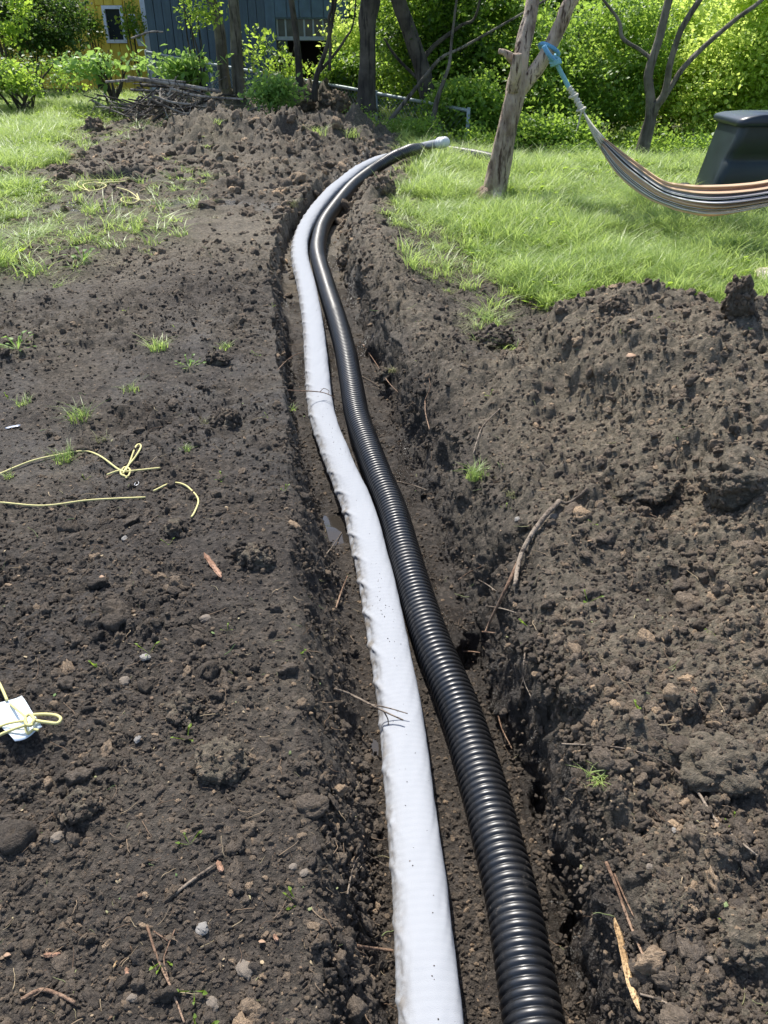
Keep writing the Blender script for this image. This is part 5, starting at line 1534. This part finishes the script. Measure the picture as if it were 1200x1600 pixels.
def brush_pile():
    Y = 13.9; c = at_y(262, 125, Y); b = gz(c[0], Y); org = (c[0], Y, b)
    root = thing('brush_pile', 'heap of cut grey branches lying before the shed and the vine', 'brush pile', org)
    r = random.Random(3); ps = px_size(Y, .5)
    sm = bark_material('brush_wood', (.06, .05, .045), (.16, .14, .125), (.28, .25, .22), 14, (1, 1, 1), .4)
    for k in range(120):
        L = r.uniform(.3, 1.3); u = r.gauss(0, .45); cx = u * 1.1; hmax = max(.05, .42 * (1 - abs(u) * .6)) * (1 if u < .3 else .7)
        cz = r.uniform(.02, hmax); cy = r.uniform(-.35, .55); an = r.gauss(-.15, 1.0); az = r.gauss(0, .8)
        dx, dy, dz = math.cos(az) * L / 2, math.sin(az) * L / 2, math.sin(an) * L / 2 * .45
        mid = (cx + r.uniform(-.1, .1), cy + r.uniform(-.1, .1), cz + r.uniform(-.05, .16))
        P = smooth_path([(cx - dx, cy - dy, max(.0, cz - dz)), mid, (cx + dx, cy + dy, max(.0, cz + dz))], 8)
        r0 = r.choice((.006, .008, .01, .014, .022))
        v, f = tube(P, np.linspace(r0, r0 * .5, 8), 5, .15, 20); mb = MB(); mb.add(v, f); mb.build('branch', sm if k % 3 else M_BARK_D, root, True)
    for pts, w_ in (([(200,122),(270,131),(345,143)], 7), ([(165,128),(230,124),(290,128)], 4), ([(238,150),(270,160),(300,163)], 4), ([(265,138),(310,150),(380,155)], 4), ([(205,60),(235,50),(255,50)], 3), ([(262,150),(270,135),(275,120)], 3)):
        mb = MB(); P = smooth_path([at_y(a, b_, Y - .5) for a, b_ in pts], 16) - np.array(org); v, f = tube(P, np.linspace(w_ * ps / 2, w_ * ps / 3, 16), 8, .12, 20); mb.add(v, f); mb.build('branch', sm, root, True)
brush_pile()

# ------------------------------------------------------------------ wheeled bin
def bin_():
    base = hit(1110, 288); Y = base[1] - 1.5; K = Y / (base[1] + .3)
    xl, _, zb = at_y(1103, 294, Y); zb = gz(xl, Y) - .03; ps = px_size(Y, .2)
    zt = at_y(1130, 196, Y)[2]; hgt = zt - zb; dz0 = gz(xl, Y) - .04
    body = plain('bin_plastic', (.012, .022, .022), .42, 7, .25, .1); lidm = plain('bin_lid_plastic', (.018, .026, .038), .35, 9, .2)
    root = thing('wheeled_bin', 'dark green wheeled rubbish bin tilted in the grass by the right bushes', 'bin', (xl, Y, zb))
    wb, wt = .56 * K, .72 * K; db, dt = .52 * K, .68 * K; sh = .23 * K            # leans to the right going up
    def ring(u, inset=0, dent=0):
        w_ = wb + (wt - wb) * u - inset; d_ = db + (dt - db) * u - inset; x0 = sh * u + inset / 2; r_ = .07; V = []
        for cx, cy, a0 in ((x0 + w_ - r_, d_ - r_, 0), (x0 + r_, d_ - r_, 90), (x0 + r_, r_, 180), (x0 + w_ - r_, r_, 270)):
            for k in range(5):
                a = math.radians(a0 + k * 22.5); yy = cy + r_ * math.sin(a)
                V.append((cx + r_ * math.cos(a), yy + (dent if cy < d_ / 2 else 0), u * hgt))
        return V
    us = [0, .05, .2, .4, .55, .60, .64, .72, .9, 1.0]; dents = [0, 0, 0, 0, 0, .02, .035, 0, 0, 0]
    V = []; Fc = []
    for u, dn in zip(us, dents): V += ring(u, 0, dn)
    for i in range(len(us) - 1):
        for k in range(20): Fc.append((i * 20 + k, i * 20 + (k + 1) % 20, (i + 1) * 20 + (k + 1) % 20, (i + 1) * 20 + k))
    Fc.append(tuple(range(19, -1, -1)))
    mb = MB(); mb.add(V, Fc); mb.build('body', body, root, True)
    V = []; Fc = []; L = [(.985, -.06), (1.035, -.075), (1.06, -.06), (1.085, .0), (1.11, .12)]
    for u, ins in L: V += [(x, y_ - .02, z) for x, y_, z in ring(u, ins)]
    for i in range(len(L) - 1):
        for k in range(20): Fc.append((i * 20 + k, i * 20 + (k + 1) % 20, (i + 1) * 20 + (k + 1) % 20, (i + 1) * 20 + k))
    Fc.append(tuple(range((len(L) - 1) * 20, len(L) * 20))); Fc.append(tuple(range(19, -1, -1)))
    mb = MB(); mb.add(V, Fc); mb.build('lid', lidm, root, True)
    mb = MB(); v, f = tube(np.array([(sh * .98 + .1, dt + .07, hgt * 1.0), (sh * .98 + wt - .1, dt + .07, hgt * 1.0)]), .016, 8); mb.add(v, f); mb.build('handle', body, root, True)
    for xx in (-.02, wb + .0):
        mb = MB(); v, f = tube(np.array([(xx - .02, db + .02, .09), (xx + .04, db + .02, .09)]), .10, 18); mb.add(v, f); mb.build('wheel', M_BARK_D if False else plain('rubber', (.02, .02, .02), .8), root, True)
bin_()
print('objects', len(scene.objects))
